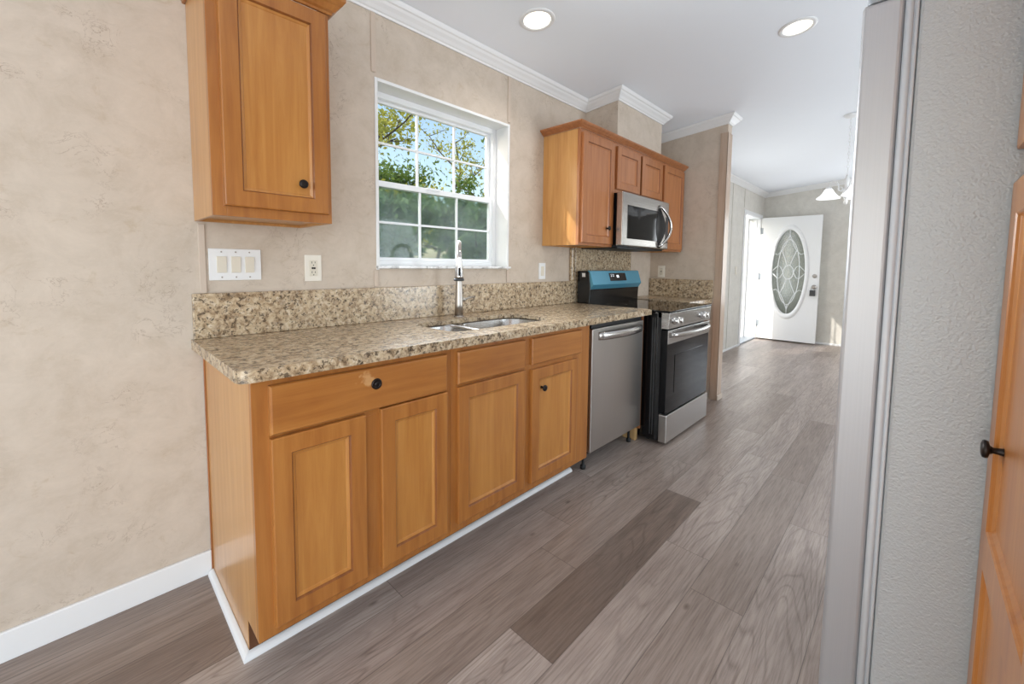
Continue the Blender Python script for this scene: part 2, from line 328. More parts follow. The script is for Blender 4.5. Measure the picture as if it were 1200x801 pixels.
# ------------------------------------------------------------------ mesh helpers
class MB:
    def __init__(self): self.bm = bmesh.new()
    def box(self, x0, x1, y0, y1, z0, z1, mi=0):
        vs = [self.bm.verts.new(p) for p in [(x0, y0, z0), (x1, y0, z0), (x1, y1, z0), (x0, y1, z0), (x0, y0, z1), (x1, y0, z1), (x1, y1, z1), (x0, y1, z1)]]
        for f in [(0, 3, 2, 1), (4, 5, 6, 7), (0, 1, 5, 4), (1, 2, 6, 5), (2, 3, 7, 6), (3, 0, 4, 7)]:
            self.bm.faces.new([vs[i] for i in f]).material_index = mi
        return self
    def prism(self, pts, axis, a, b, mi=0):
        """extrude a 2D outline along an axis: 'x' pts=(y,z); 'y' pts=(x,z); 'z' pts=(x,y)"""
        def P(p, t): return {'x': (t, p[0], p[1]), 'y': (p[0], t, p[1]), 'z': (p[0], p[1], t)}[axis]
        A = [self.bm.verts.new(P(p, a)) for p in pts]; B = [self.bm.verts.new(P(p, b)) for p in pts]
        n = len(pts); fs = [self.bm.faces.new(A), self.bm.faces.new(B[::-1])]
        for i in range(n): fs.append(self.bm.faces.new((A[i], B[i], B[(i+1) % n], A[(i+1) % n])))
        for f in fs: f.material_index = mi
        return self
    def rings(self, rings, cap0=True, cap1=True, smooth=True, mi=0, close=True):
        R = [[self.bm.verts.new(p) for p in r] for r in rings]
        n = len(R[0])
        for a, b in zip(R, R[1:]):
            for i in range(n if close else n-1):
                f = self.bm.faces.new((a[i], a[(i+1) % n], b[(i+1) % n], b[i])); f.smooth = smooth; f.material_index = mi
        if cap0: self.bm.faces.new(R[0][::-1]).material_index = mi
        if cap1: self.bm.faces.new(R[-1]).material_index = mi
        return self
    def lathe(self, prof, origin, axis=(0, 0, 1), n=28, cap0=True, cap1=True, mi=0, smooth=True):
        ax = Vector(axis).normalized(); q = Vector((0, 0, 1)).rotation_difference(ax); o = Vector(origin)
        rs = []
        for r, h in prof:
            rs.append([o+q @ Vector((r*math.cos(2*math.pi*i/n), r*math.sin(2*math.pi*i/n), h)) for i in range(n)])
        return self.rings(rs, cap0, cap1, smooth, mi)
    def tube(self, path, rad, n=12, mi=0, sx=1.0, up=None):
        path = [Vector(p) for p in path]; rs = []
        rads = rad if isinstance(rad, (list, tuple)) else [rad]*len(path)
        ref = Vector(up) if up else None; prev = None
        for i, p in enumerate(path):
            d = (path[min(i+1, len(path)-1)]-path[max(i-1, 0)]).normalized()
            if prev is None:
                a = ref if ref else (Vector((0, 0, 1)) if abs(d.z) < .9 else Vector((1, 0, 0)))
            else: a = prev
            u = (a-d*a.dot(d)).normalized(); v = d.cross(u); prev = u
            rs.append([p+(u*math.cos(2*math.pi*k/n)*sx+v*math.sin(2*math.pi*k/n))*rads[i] for k in range(n)])
        return self.rings(rs, mi=mi)
    def build(self, name, mats, parent=None, loc=None, bevel=0, seg=2, smooth=False):
        bm = self.bm
        bmesh.ops.recalc_face_normals(bm, faces=bm.faces)
        me = bpy.data.meshes.new(name)
        off = Vector((0, 0, 0))
        p = parent
        while p is not None: off += p.location; p = p.parent
        base = Vector(loc) if loc is not None else Vector((0, 0, 0))
        if parent is not None: base = Vector((0, 0, 0))
        bmesh.ops.translate(bm, verts=bm.verts, vec=-(off+base))
        bm.to_mesh(me); bm.free()
        for m in (mats if isinstance(mats, (list, tuple)) else [mats]): me.materials.append(m)
        o = bpy.data.objects.new(name, me); COL.objects.link(o)
        if parent is not None: o.parent = parent
        else: o.location = base
        if smooth:
            for f in me.polygons: f.use_smooth = True
        if bevel:
            md = o.modifiers.new('bevel', 'BEVEL'); md.width = bevel; md.segments = seg; md.limit_method = 'ANGLE'; md.angle_limit = math.radians(35)
            md.use_clamp_overlap = True
        return o
def tag(o, label=None, cat=None, group=None, kind=None):
    for k, v in (('label', label), ('category', cat), ('group', group), ('kind', kind)):
        if v: o[k] = v
    return o
def thing(name, label, cat, loc=(0, 0, 0), group=None, kind=None):
    o = bpy.data.objects.new(name, None); COL.objects.link(o); o.location = loc; o.empty_display_size = .1
    return tag(o, label, cat, group, kind)
def struct(o, label, cat):
    return tag(o, label, cat, kind='structure')

def zc(y): return 2.438-.09*y        # the sloping ceiling

# ------------------------------------------------------------------ room shell
XB, XF, YR = -3.0, 7.75, -4.2
struct(MB().box(XB-.1, XF+.1, YR-.1, .165, -.06, 0).build('floor', M['floor']), 'grey brown wood plank floor running down the kitchen', 'floor')
struct(MB().prism([(.165, zc(.165)), (YR-.1, zc(YR-.1)), (YR-.1, zc(YR-.1)+.08), (.165, zc(.165)+.08)], 'x', XB-.1, XF+.1).build('ceiling', M['ceiling']),
       'smooth white sloping ceiling over the kitchen', 'ceiling')

def wall_with_holes(axis, t0, t1, a0, a1, topf, holes, mat, name):
    """wall slab between t0,t1 on its thin axis, spanning a0..a1; holes = (a,b,z0,z1)"""
    xs = sorted({a0, a1}|{h[0] for h in holes}|{h[1] for h in holes})
    zs = sorted({0.0}|{h[2] for h in holes}|{h[3] for h in holes}|{2.2})
    m = MB()
    for i in range(len(xs)-1):
        for j in range(len(zs)):
            xa, xb = xs[i], xs[i+1]; za = zs[j]; zb = zs[j+1] if j+1 < len(zs) else None
            mx = (xa+xb)/2
            if zb is not None:
                mz = (za+zb)/2
                if any(h[0] < mx < h[1] and h[2] < mz < h[3] for h in holes): continue
                if axis == 'y': m.box(xa, xb, t0, t1, za, zb)
                else: m.box(t0, t1, xa, xb, za, zb)
            else:
                if axis == 'y': m.box(xa, xb, t0, t1, za, topf(t0)+.02)
                else: m.prism([(xa, za), (xb, za), (xb, topf(xb)+.02), (xa, topf(xa)+.02)], 'x', t0, t1)
    bmesh.ops.remove_doubles(m.bm, verts=m.bm.verts, dist=1e-5)
    return m.build(name, mat)
W1 = (.700, 1.606, 1.172, 2.076)        # kitchen window
W2 = (4.75, 5.86, .52, 1.95)            # living area window
D1 = (6.665, 7.56, 0.0, 2.02)           # entry door
W3 = (-4.0, -.5, .06, 2.06)             # added light opening behind the camera (spans y)
W5 = (-2.6, .0, .40, 2.2)  # added side opening for fill light on the cabinets
W6 = (2.3, 3.9, .45, 2.1)  # added opening for fill light around the stove
W4 = (-2.75, -1.50, .5, 2.15)       # added light opening in the end wall, unseen behind the refrigerator
struct(wall_with_holes('y', 0, .165, XB-.1, 3.66, zc, [W1], M['wall'], 'wall_left'), 'beige mottled wallpaper wall with the kitchen window', 'wall')
struct(wall_with_holes('y', 0, .165, 3.66, XF+.1, zc, [W2, D1], M['wall_lit'], 'wall_entry'), 'entry doorway wall beyond the partition, wallpaper lightened as if brightly lit', 'wall')
struct(wall_with_holes('x', XF, XF+.1, YR, 0, zc, [W4], M['wall_lit'], 'wall_far'), 'end wall behind the open white door, wallpaper lightened as if brightly lit', 'wall')
struct(wall_with_holes('x', XB-.1, XB, YR, 0, zc, [W3], M['wall'], 'wall_back'), 'beige wall with a wide window added for light', 'wall')
struct(wall_with_holes('y', YR-.1, YR, XB-.1, XF+.1, zc, [W5, W6], M['wall'], 'wall_right'), 'beige wall on the right side of the room', 'wall')
struct(wall_with_holes('y', -2.83, -2.73, .20, 2.0, zc, [], M['wall'], 'wall_alcove'), 'wall behind the refrigerator and tall cabinet', 'wall')
PX0, PX1, PY = 3.61, 3.71, -.67
struct(MB().prism([(0, 0), (PY, 0), (PY, zc(PY)+.01), (0, zc(0)+.01)], 'x', PX0, PX1).build('wall_partition', M['wall']), 'short beige partition wall past the stove', 'wall')
struct(MB().box(2.441, 3.162, -.281, 0, 2.07, 2.50).build('wall_soffit', M['wall']), 'boxed beige soffit above the cabinets over the microwave', 'soffit')
m = MB()
m.box(PX0-.006, PX0, PY-.006, PY+.058, 0, 2.36).box(PX0-.006, PX1+.006, PY-.006, PY, 0, 2.36)
struct(m.build('trim_1', M['trimtan'], bevel=.002), 'tan corner trim on the end of the partition wall', 'trim')
struct(MB().box(PX0-.014, PX1+.012, PY-.018, PY-.006, 0, .045).build('trim_2', M['batten'], bevel=.004), 'small base block at the foot of the partition end', 'trim')

# white crown moulding swept along the walls with mitred corners
PROF = [(0, -.069), (.009, -.069), (.012, -.060), (.018, -.056), (.028, -.043), (.042, -.030), (.049, -.020), (.057, -.016), (.062, -.008), (.066, .004), (0, .004)]
def sweep(path, prof, zf, sgn=1, closed=False):
    """path of xy points; profile (out, dz), out to the right of travel * sgn"""
    P = [Vector(p) for p in path]; m = MB(); rs = []
    for i, p in enumerate(P):
        dirs = []
        if i > 0: dirs.append((P[i]-P[i-1]).normalized())
        if i < len(P)-1: dirs.append((P[i+1]-P[i]).normalized())
        ns = [Vector((d.y, -d.x))*sgn for d in dirs]
        n = ns[0] if len(ns) == 1 else (ns[0]+ns[1])/(1+ns[0].dot(ns[1]))
        rs.append([Vector((p.x+n.x*o, p.y+n.y*o, zf((p.x+n.x*o, p.y+n.y*o), (p.x, p.y))+dz)) for o, dz in prof])
    m.rings(rs, smooth=False); return m
zcf = lambda q, p: zc(p[1]) if True else 0
def zcrown(q, p): return zc(p[1])
struct(sweep([(XB, 0), (2.441, 0), (2.441, -.281), (3.162, -.281), (3.162, 0), (PX0, 0), (PX0, PY), (PX1, PY), (PX1, 0), (XF, 0), (XF, YR)], PROF, zcrown).build('trim_3', M['white']),
       'white crown moulding where walls meet the ceiling', 'moulding')
# wall battens
def batten(n, x0, x1, z0, z1, label):
    struct(MB().box(x0, x1, -.007, 0, z0, z1).build('trim_%d' % n, M['batten'] if n < 9 else M['wall_lit'], bevel=.002), label, 'trim')
batten(4, -.004, .017, 1.08, 1.335, 'narrow batten strip beside the triple light switch')
batten(5, .680, .703, 2.10, 2.37, 'narrow batten strip above the left edge of the window')
batten(6, .682, .703, 1.085, 1.165, 'narrow batten strip below the left edge of the window')
batten(7, 1.590, 1.613, 2.09, 2.37, 'narrow batten strip above the right edge of the window')
batten(8, 1.592, 1.613, 1.085, 1.165, 'narrow batten strip below the right edge of the window')
batten(9, 6.05, 6.068, .03, 2.37, 'seam batten on the far wall near the entry door')
batten(10, 6.60, 6.612, 2.09, 2.37, 'seam batten above the near edge of the entry door')
batten(11, 5.60, 5.615, .03, .46, 'seam batten below the far window sill')
struct(MB().box(XB, -.004, -.013, 0, 0, .093).build('baseboard_left', M['white'], bevel=.003), 'white baseboard along the beige wall left of the cabinets', 'baseboard')
struct(MB().box(PX1, 6.60, -.012, 0, 0, .028).build('baseboard_entry', M['white'], bevel=.003), 'thin white base strip leading to the entry door', 'baseboard')
struct(MB().box(XF-.012, XF, YR, -.002, 0, .03).build('baseboard_far', M['white'], bevel=.003), 'thin white base strip along the end wall', 'baseboard')
# white quarter round at the foot of the base cabinets
m = MB()
QR = [(0, 0), (.018, 0), (.0175, .006), (.015, .012), (.010, .017), (.004, .0195), (0, .020)]
m = sweep([(-.001, -.018), (-.001, -.507), (1.628, -.507)], [(o, dz) for o, dz in QR], lambda q, p: 0)
struct(m.build('trim_12', M['white']), 'white quarter round at the foot of the base cabinets', 'trim')

# ------------------------------------------------------------------ windows and entry door
def window(n, W, ncols, label, fogged=True, detail=True):
    x0, x1, z0, z1 = W
    t = thing('window_%d' % n, label, 'window', (x0, 0, z0), kind='structure')
    c = .016
    m = MB()
    m.box(x0-.004, x0+c-.004, -.005, .01, z0-.005, z1+.004).box(x1-c+.004, x1+.004, -.005, .01, z0-.005, z1+.004)
    m.box(x0+c-.004, x1-c+.004, -.005, .01, z1-c+.004, z1+.004)
    m.build('casing', M['white'], t, bevel=.002)
    j = .010
    m = MB()
    m.box(x0+.0005, x0+j, .0, .163, z0+.012, z1-.001).box(x1-j, x1-.0005, 0, .163, z0+.012, z1-.001).box(x0+j, x1-j, 0, .163, z1-j, z1-.001)
    m.build('jamb', M['white'], t)
    MB().box(x0-.006, x1+.010, -.022, .163, z0+.0005, z0+.014).build('sill', M['marble'], t, bevel=.003)
    fx0, fx1, fz0, fz1 = x0+j, x1-j, z0+.014, z1-j
    fw = .030; ya, yb = .106, .160
    m = MB()
    m.box(fx0, fx0+fw, ya, yb, fz0, fz1).box(fx1-fw, fx1, ya, yb, fz0, fz1).box(fx0+fw, fx1-fw, ya, yb, fz1-fw, fz1).box(fx0+fw, fx1-fw, ya, yb, fz0, fz0+.026)
    m.build('frame', M['vinyl'], t, bevel=.003)
    gx0, gx1 = fx0+fw, fx1-fw; zm = (fz0+fz1)/2
    if n == 1: zm = 1.606
    sw = .026
    def sash(nm, za, zb, y0, y1, gmat, top):
        m = MB(); s0 = sw if top else .024
        hb = .022; ht = .022
        m.box(gx0, gx0+s0, y0, y1, za, zb).box(gx1-s0, gx1, y0, y1, za, zb)
        m.box(gx0+s0, gx1-s0, y0, y1, za, za+(.018 if not top else .030)).box(gx0+s0, gx1-s0, y0, y1, zb-(.030 if not top else .016), zb)
        s = m.build(nm, M['vinyl'], t, bevel=.0025)
        px0, px1, pz0, pz1 = gx0+s0, gx1-s0, za+(.018 if not top else .030), zb-(.030 if not top else .016)
        yc = (y0+y1)/2
        MB().box(px0-.003, px1+.003, yc-.002, yc+.002, pz0-.003, pz1+.003).build('pane', gmat, s)
        g = MB(); mw = .006
        for i in range(1, ncols):
            xx = px0+(px1-px0)*i/ncols
            g.box(xx-mw, xx+mw, yc-.007, yc+.007, pz0, pz1)
        zz = (pz0+pz1)/2
        for i in range(ncols):
            xa = px0+(px1-px0)*i/ncols+(mw if i else 0); xb = px0+(px1-px0)*(i+1)/ncols-(mw if i < ncols-1 else 0)
            g.box(xa, xb, yc-.007, yc+.007, zz-mw, zz+mw)
        g.build('grille', M['vinyl'], s, bevel=.002)
        return s
    sash('upper_sash', zm-.012, fz1-fw, .134, .156, M['glass'], True)
    lo = sash('lower_sash', fz0+.026, zm+.018, .110, .133, M['fogged'] if fogged else M['glass'], False)
    if detail:
        MB().box(gx0+.32, gx0+.41, .100, .1105, zm+.006, zm+.020).build('sash_lock', M['vinyl'], lo, bevel=.003)
    return t
window(1, W1, 3, 'white double-hung kitchen window with grids above the sink')
window(2, W2, 3, 'bright white window beyond the partition wall', False)
def added_window(n, axis, W, t0, t1, label):  # windows out of view, added to go with the fill lights
    a, b, z0, z1 = W
    t = thing('window_%d' % n, label, 'window', ((a+b)/2 if axis == 'y' else t0, t0 if axis == 'y' else (a+b)/2, z0), kind='structure')
    def bx(m, a0, a1, c0, c1):
        return m.box(a0, a1, t0, t1, c0, c1) if axis == 'y' else m.box(t0, t1, a0, a1, c0, c1)
    m = MB(); f = .05
    bx(m, a, a+f, z0, z1); bx(m, b-f, b, z0, z1); bx(m, a+f, b-f, z0, z0+f); bx(m, a+f, b-f, z1-f, z1); bx(m, (a+b)/2-.03, (a+b)/2+.03, z0+f, z1-f)
    m.build('frame', M['vinyl'], t, bevel=.003)
    tm = (t0+t1)/2; m = MB()
    if axis == 'y': m.box(a+f, b-f, tm-.003, tm+.003, z0+f, z1-f)
    else: m.box(tm-.003, tm+.003, a+f, b-f, z0+f, z1-f)
    m.build('pane', M['glass'], t)
added_window(3, 'x', W3, XB-.09, XB-.03, 'wide unseen window added for light behind the viewer')
added_window(5, 'y', W5, YR-.09, YR-.03, 'wide unseen side window added to light the kitchen')
added_window(6, 'y', W6, YR-.09, YR-.03, 'unseen window added for light across from the stove')
added_window(4, 'x', W4, XF+.03, XF+.09, 'unseen end window added to light the living area')

# entry door: frame in the left wall, leaf swung open in front of the end wall
dr = thing('door_1', 'open white entry door with an oval glass, against the end wall', 'door', (D1[1], 0, 0), kind='structure')
m = MB()
x0, x1, _, z1 = D1
cw = .058
m.box(x0-cw, x0+.012, -.014, 0, 0, z1+cw-.012).box(x1-.012, x1+cw, -.014, 0, 0, z1+cw-.012).box(x0+.012, x1-.012, -.014, 0, z1-.012, z1+cw-.012)
m.build('casing', M['white'], dr, bevel=.004)
m = MB()
m.box(x0, x0+.02, 0, .17, 0, z1).box(x1-.02, x1, 0, .17, 0, z1).box(x0+.02, x1-.02, 0, .17, z1-.02, z1)
m.box(x1-.034, x1-.02, .05, .085, .02, z1-.02).box(x0+.02, x0+.034, .05, .085, .02, z1-.02)
m.box(x1-.055, x1, .17, .21, 0, z1+.05).box(x0-.05, x0+.01, .17, .21, 0, z1+.05)
m.build('jamb', M['vinyl'], dr, bevel=.003)
MB().box(x0, x1, -.005, .18, 0, .022).build('threshold', M['grey'], dr, bevel=.004)
LX = 7.552          # visible face of the open leaf
ly0, ly1, lz0, lz1 = -.838, -.020, .022, 2.012
oc = (-.428, 1.128); oa, ob = .262, .735
def oval(a, b, x, n=48): return [(x, oc[0]+a*math.cos(2*math.pi*i/n), oc[1]+b*math.sin(2*math.pi*i/n)) for i in range(n)]
m = MB()
bm = m.bm; N = 48
outer = []
for i in range(N):           # project the oval's angles to the leaf's rectangle
    t_ = 2*math.pi*i/N; cy, cz = math.cos(t_)*oa, math.sin(t_)*ob
    hy = (ly1-oc[0]) if cy > 0 else (oc[0]-ly0); hz = (lz1-oc[1]) if cz > 0 else (oc[1]-lz0)
    s = min(hy/abs(cy) if abs(cy) > 1e-6 else 1e9, hz/abs(cz) if abs(cz) > 1e-6 else 1e9)
    outer.append((oc[0]+cy*s, oc[1]+cz*s))
for (yy, zz) in ((ly0, lz0), (ly0, lz1), (ly1, lz0), (ly1, lz1)):
    j = min(range(N), key=lambda i: (outer[i][0]-yy)**2+(outer[i][1]-zz)**2); outer[j] = (yy, zz)
th = .044
m.rings([[(LX, y, z) for y, z in outer], oval(oa, ob, LX), oval(oa, ob, LX+th), [(LX+th, y, z) for y, z in outer], [(LX, y, z) for y, z in outer]], False, False, smooth=False)
bmesh.ops.remove_doubles(bm, verts=bm.verts, dist=1e-5)
leaf = m.build('door_leaf', M['white'], dr)
m = MB()
m.rings([oval(.222, .672, LX+.004), oval(.226, .678, LX-.010), oval(.240, .698, LX-.020), oval(.262, .728, LX-.018), oval(.276, .752, LX-.008), oval(.280, .758, LX+.001)], False, False)
m.build('oval_frame', M['white'], leaf)
m = MB(); m.rings([oval(.232, .684, LX+.010), oval(.232, .684, LX+.018)], smooth=False)
m.build('oval_glass', M['ovalglass'], leaf)
m = MB(); cx_ = LX+.007
def P(y, z): return (cx_, oc[0]+y, oc[1]+z)
m.tube([P(.150*math.cos(t_), .52*math.sin(t_)) for t_ in [2*math.pi*i/40 for i in range(41)]], .0055, 6)
m.tube([P(.070*math.cos(t_), .11*math.sin(t_)) for t_ in [2*math.pi*i/24 for i in range(25)]], .0055, 6)
for sy_ in (-1, 1):
    for sz_ in (-1, 1):
        m.tube([P(0, sz_*.60), P(sy_*.05, sz_*.45), P(sy_*.10, sz_*.34), P(sy_*.06, sz_*.24), P(sy_*.02, sz_*.11)], .0055, 6)
        m.tube([P(sy_*.10, sz_*.34), P(sy_*.16, sz_*.28), P(sy_*.20, sz_*.30)], .0055, 6)
        m.tube([P(sy_*.07, 0), P(sy_*.11, sz_*.09), P(sy_*.15, sz_*.10), P(sy_*.22, sz_*.02)], .0055, 6)
    m.tube([P(0, sy_*.67), P(0, sy_*.52)], .0055, 6)
m.build('leaded_pattern', M['came'], leaf)
m = MB().lathe([(.031, 0), (.031, .006), (.026, .012), (.018, .014), (.018, .020), (.012, .024)], (LX, -.782, 1.075), (-1, 0, 0))
m.build('deadbolt', M['nickel'], leaf)
m = MB().lathe([(.034, 0), (.034, .006), (.015, .012), (.012, .034), (.022, .042), (.029, .052), (.028, .064), (.016, .072)], (LX, -.782, .905), (-1, 0, 0))
m.build('door_knob', M['nickel'], leaf)
for zz in (.27, 1.05, 1.80):
    MB().box(LX-.004, LX+.002, -.045, -.018, zz-.05, zz+.05).lathe([(.007, -.052), (.007, .052)], (LX-.004, -.014, zz), n=12).build('hinge', M['grey'], leaf)
lb = thing('lockbox', 'small grey lockbox hanging from the entry door knob', 'lockbox', (LX-.03, -.770, .79))
MB().box(LX-.052, LX-.012, -.806, -.734, .765, .855).build('box_body', M['darkgrey'], lb, bevel=.006)
MB().tube([(LX-.03, -.800, .85), (LX-.03, -.800, .885), (LX-.03, -.786, .905+.018), (LX-.03, -.770, .905+.018), (LX-.03, -.748, .885), (LX-.03, -.748, .85)], .004, 8).build('shackle', M['chrome'], lb)

# ------------------------------------------------------------------ cabinet building blocks
def knob(parent, base, w=(0, -1, 0)):
    MB().lathe([(.0075, 0), (.006, .004), (.005, .014), (.008, .018), (.0145, .0195), (.0155, .023), (.0145, .0265), (.009, .028)], base, w, 20).build('knob', M['bronze'], parent)
def door_panel(name, parent, x0, x1, z0, z1, yf, th=.019, face=-1, mat=None, stile=.052, flat=False, cols=None):
    """framed cabinet door or slab drawer front; face -1 looks to -y, +1 to +y"""
    m = MB()
    def L(ins, d, za=None, zb=None):
        a, b = (z0, z1) if za is None else (za, zb)
        y = yf-face*d
        return [(x0+ins, y, a+ins), (x1-ins, y, a+ins), (x1-ins, y, b-ins), (x0+ins, y, b-ins)]
    if flat:
        m.rings([L(0, th), L(0, .006), L(.003, .0015), L(.006, 0)], smooth=False)
    elif cols is None:
        m.rings([L(0, th), L(0, .004), L(.001, .0012), L(.004, 0), L(stile, 0)], True, False, smooth=False)
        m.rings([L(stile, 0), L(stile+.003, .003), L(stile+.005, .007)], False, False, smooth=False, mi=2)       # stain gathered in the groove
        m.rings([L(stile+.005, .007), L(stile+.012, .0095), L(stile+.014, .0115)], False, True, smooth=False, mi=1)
        bmesh.ops.remove_doubles(m.bm, verts=m.bm.verts, dist=1e-5)
    else:                      # two stacked panels split by a mid rail cols=(za, zb)
        za, zb = cols
        m.rings([L(0, th), L(0, .004), L(.001, .0012), L(.004, 0)], True, False, smooth=False)
        y = yf
        def R(a, b, c, d): m.bm.faces.new([m.bm.verts.new((a, y, c)), m.bm.verts.new((b, y, c)), m.bm.verts.new((b, y, d)), m.bm.verts.new((a, y, d))])
        e = .004
        R(x0+e, x0+stile, z0+e, z1-e); R(x1-stile, x1-e, z0+e, z1-e)
        for (c, d) in ((z0+e, z0+stile), (za, zb), (z1-stile, z1-e)): R(x0+stile, x1-stile, c, d)
        for (c, d) in ((z0+stile, za), (zb, z1-stile)):
            def Q(i, dd): return [(x0+stile+i, yf-face*dd, c+i), (x1-stile-i, yf-face*dd, c+i), (x1-stile-i, yf-face*dd, d-i), (x0+stile+i, yf-face*dd, d-i)]
            m.rings([Q(0, 0), Q(.003, .002), Q(.005, .0055), Q(.012, .0085), Q(.014, .0095)], False, True, smooth=False)
        bmesh.ops.remove_doubles(m.bm, verts=m.bm.verts, dist=1e-5)
    mat = mat or M['wood']
    if flat or cols: return m.build(name, mat, parent)
    red = mat is M['woodred_sheen']
    return m.build(name, [mat, M['red_sheen_panel' if red else 'woodpanel'], M['red_sheen_groove' if red else 'woodgroove']], parent)

# ------------------------------------------------------------------ base cabinets
FY, DY = -.615, -.634
def side_outline(): return [(-.002, .001), (-.500, .001), (-.500, .112), (FY+.019, .112), (FY+.019, .876), (-.002, .876)]
b1 = thing('base_cabinet', 'honey maple base cabinet with wide drawer and two doors at near end', 'cabinet', (.338, -.31, 0), 'kitchen base cabinets')
m = MB().prism(side_outline(), 'x', 0.0, .016)
m.build('side_panel', M['woodside'], b1, bevel=.0015)
m = MB().prism(side_outline(), 'x', .662, .675).box(.016, .662, -.59, -.01, .112, .126).box(.016, .662, -.010, -.003, .112, .876)
m.build('carcass', M['wood'], b1)
m = MB().box(0, .052, FY, FY+.019, .112, .876).box(.640, .676, FY, FY+.019, .112, .876).box(.052, .640, FY, FY+.019, .112, .158).box(.052, .640, FY, FY+.019, .845, .876).box(.052, .640, FY, FY+.019, .690, .722).box(.318, .376, FY, FY+.019, .158, .690)
m.build('face_frame', M['wood'], b1, bevel=.001)
MB().box(.001, .675, -.506, -.495, .001, .112).build('toe_kick', M['woodedge'], b1)
d = door_panel('drawer_front', b1, .041, .651, .712, .855, DY, flat=True, mat=M['woodworn'])
MB().lathe([(.0185, 0), (.0185, .002), (.0165, .0042), (.0115, .0048), (.0105, .0034), (.0070, .0034), (.0060, .0062), (.003, .0066)], (.358, DY, .799), (0, -1, 0), 28).build('knob_backplate', M['bronze'], d)
MB().box(-.0045, -.0003, -.014, -.002, .002, .874).build('scribe_strip', M['woodred_sheen'], b1, bevel=.001)
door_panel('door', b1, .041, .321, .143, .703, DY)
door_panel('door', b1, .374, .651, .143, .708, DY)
b2 = thing('base_cabinet', 'honey maple sink cabinet with two false drawer fronts and two doors', 'cabinet', (1.16, -.31, 0), 'kitchen base cabinets')
m = MB().prism(side_outline(), 'x', .677, .692).prism(side_outline(), 'x', 1.620, 1.637).box(.692, 1.620, -.59, -.01, .112, .126).box(.692, 1.620, -.010, -.003, .112, .60)
m.build('carcass', M['wood'], b2)
m = MB().box(.677, .712, FY, FY+.019, .112, .876).box(1.532, 1.637, FY, FY+.019, .112, .876).box(.712, 1.532, FY, FY+.019, .112, .158).box(.712, 1.532, FY, FY+.019, .845, .876).box(.712, 1.532, FY, FY+.019, .690, .730).box(1.085, 1.150, FY, FY+.019, .158, .690).box(1.085, 1.150, FY, FY+.019, .73, .845)
m.build('face_frame', M['wood'], b2, bevel=.001)
MB().box(.677, 1.637, -.506, -.495, .001, .112).build('toe_kick', M['woodedge'], b2)
door_panel('false_drawer_front', b2, .704, 1.094, .724, .855, DY, flat=True, mat=M['woodx'])
door_panel('false_drawer_front', b2, 1.143, 1.543, .729, .855, DY, flat=True, mat=M['woodx'])
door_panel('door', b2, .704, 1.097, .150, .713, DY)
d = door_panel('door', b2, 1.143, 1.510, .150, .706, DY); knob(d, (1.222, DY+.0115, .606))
ep = thing('end_panel', 'thin wooden end panel between dishwasher and stove', 'panel', (2.303, -.31, 0))
MB().box(2.293, 2.309, -.60, -.003, .09, .876).build('panel', M['woodred_sheen'], ep, bevel=.001)
MB().box(2.285, 2.318, -.575, -.48, .001, .089).build('wood_block', M['tanpine'], ep, bevel=.002)['label'] = 'raw pine block under the panel'
b3 = thing('base_cabinet', 'narrow base cabinet in the corner between stove and partition wall', 'cabinet', (3.36, -.31, 0), 'kitchen base cabinets')
m = MB().prism([(-.002, .001), (-.46, .001), (-.46, .112), (-.541, .112), (-.541, .876), (-.002, .876)], 'x', 3.115, 3.13).prism([(-.002, .001), (-.46, .001), (-.46, .112), (-.541, .112), (-.541, .876), (-.002, .876)], 'x', 3.59, 3.604).box(3.13, 3.59, -.54, -.01, .112, .126).box(3.13, 3.59, -.01, -.003, .112, .876)
m.build('carcass', M['wood'], b3)
m = MB().box(3.115, 3.155, -.560, -.541, .112, .876).box(3.565, 3.604, -.560, -.541, .112, .876).box(3.155, 3.565, -.560, -.541, .112, .158).box(3.155, 3.565, -.560, -.541, .845, .876)
m.build('face_frame', M['wood'], b3, bevel=.001)
d = door_panel('door', b3, 3.14, 3.58, .143, .708, -.579); knob(d, (3.21, -.579+.0115, .62))
door_panel('drawer_front', b3, 3.14, 3.58, .724, .855, -.579, flat=True, mat=M['woodx'])

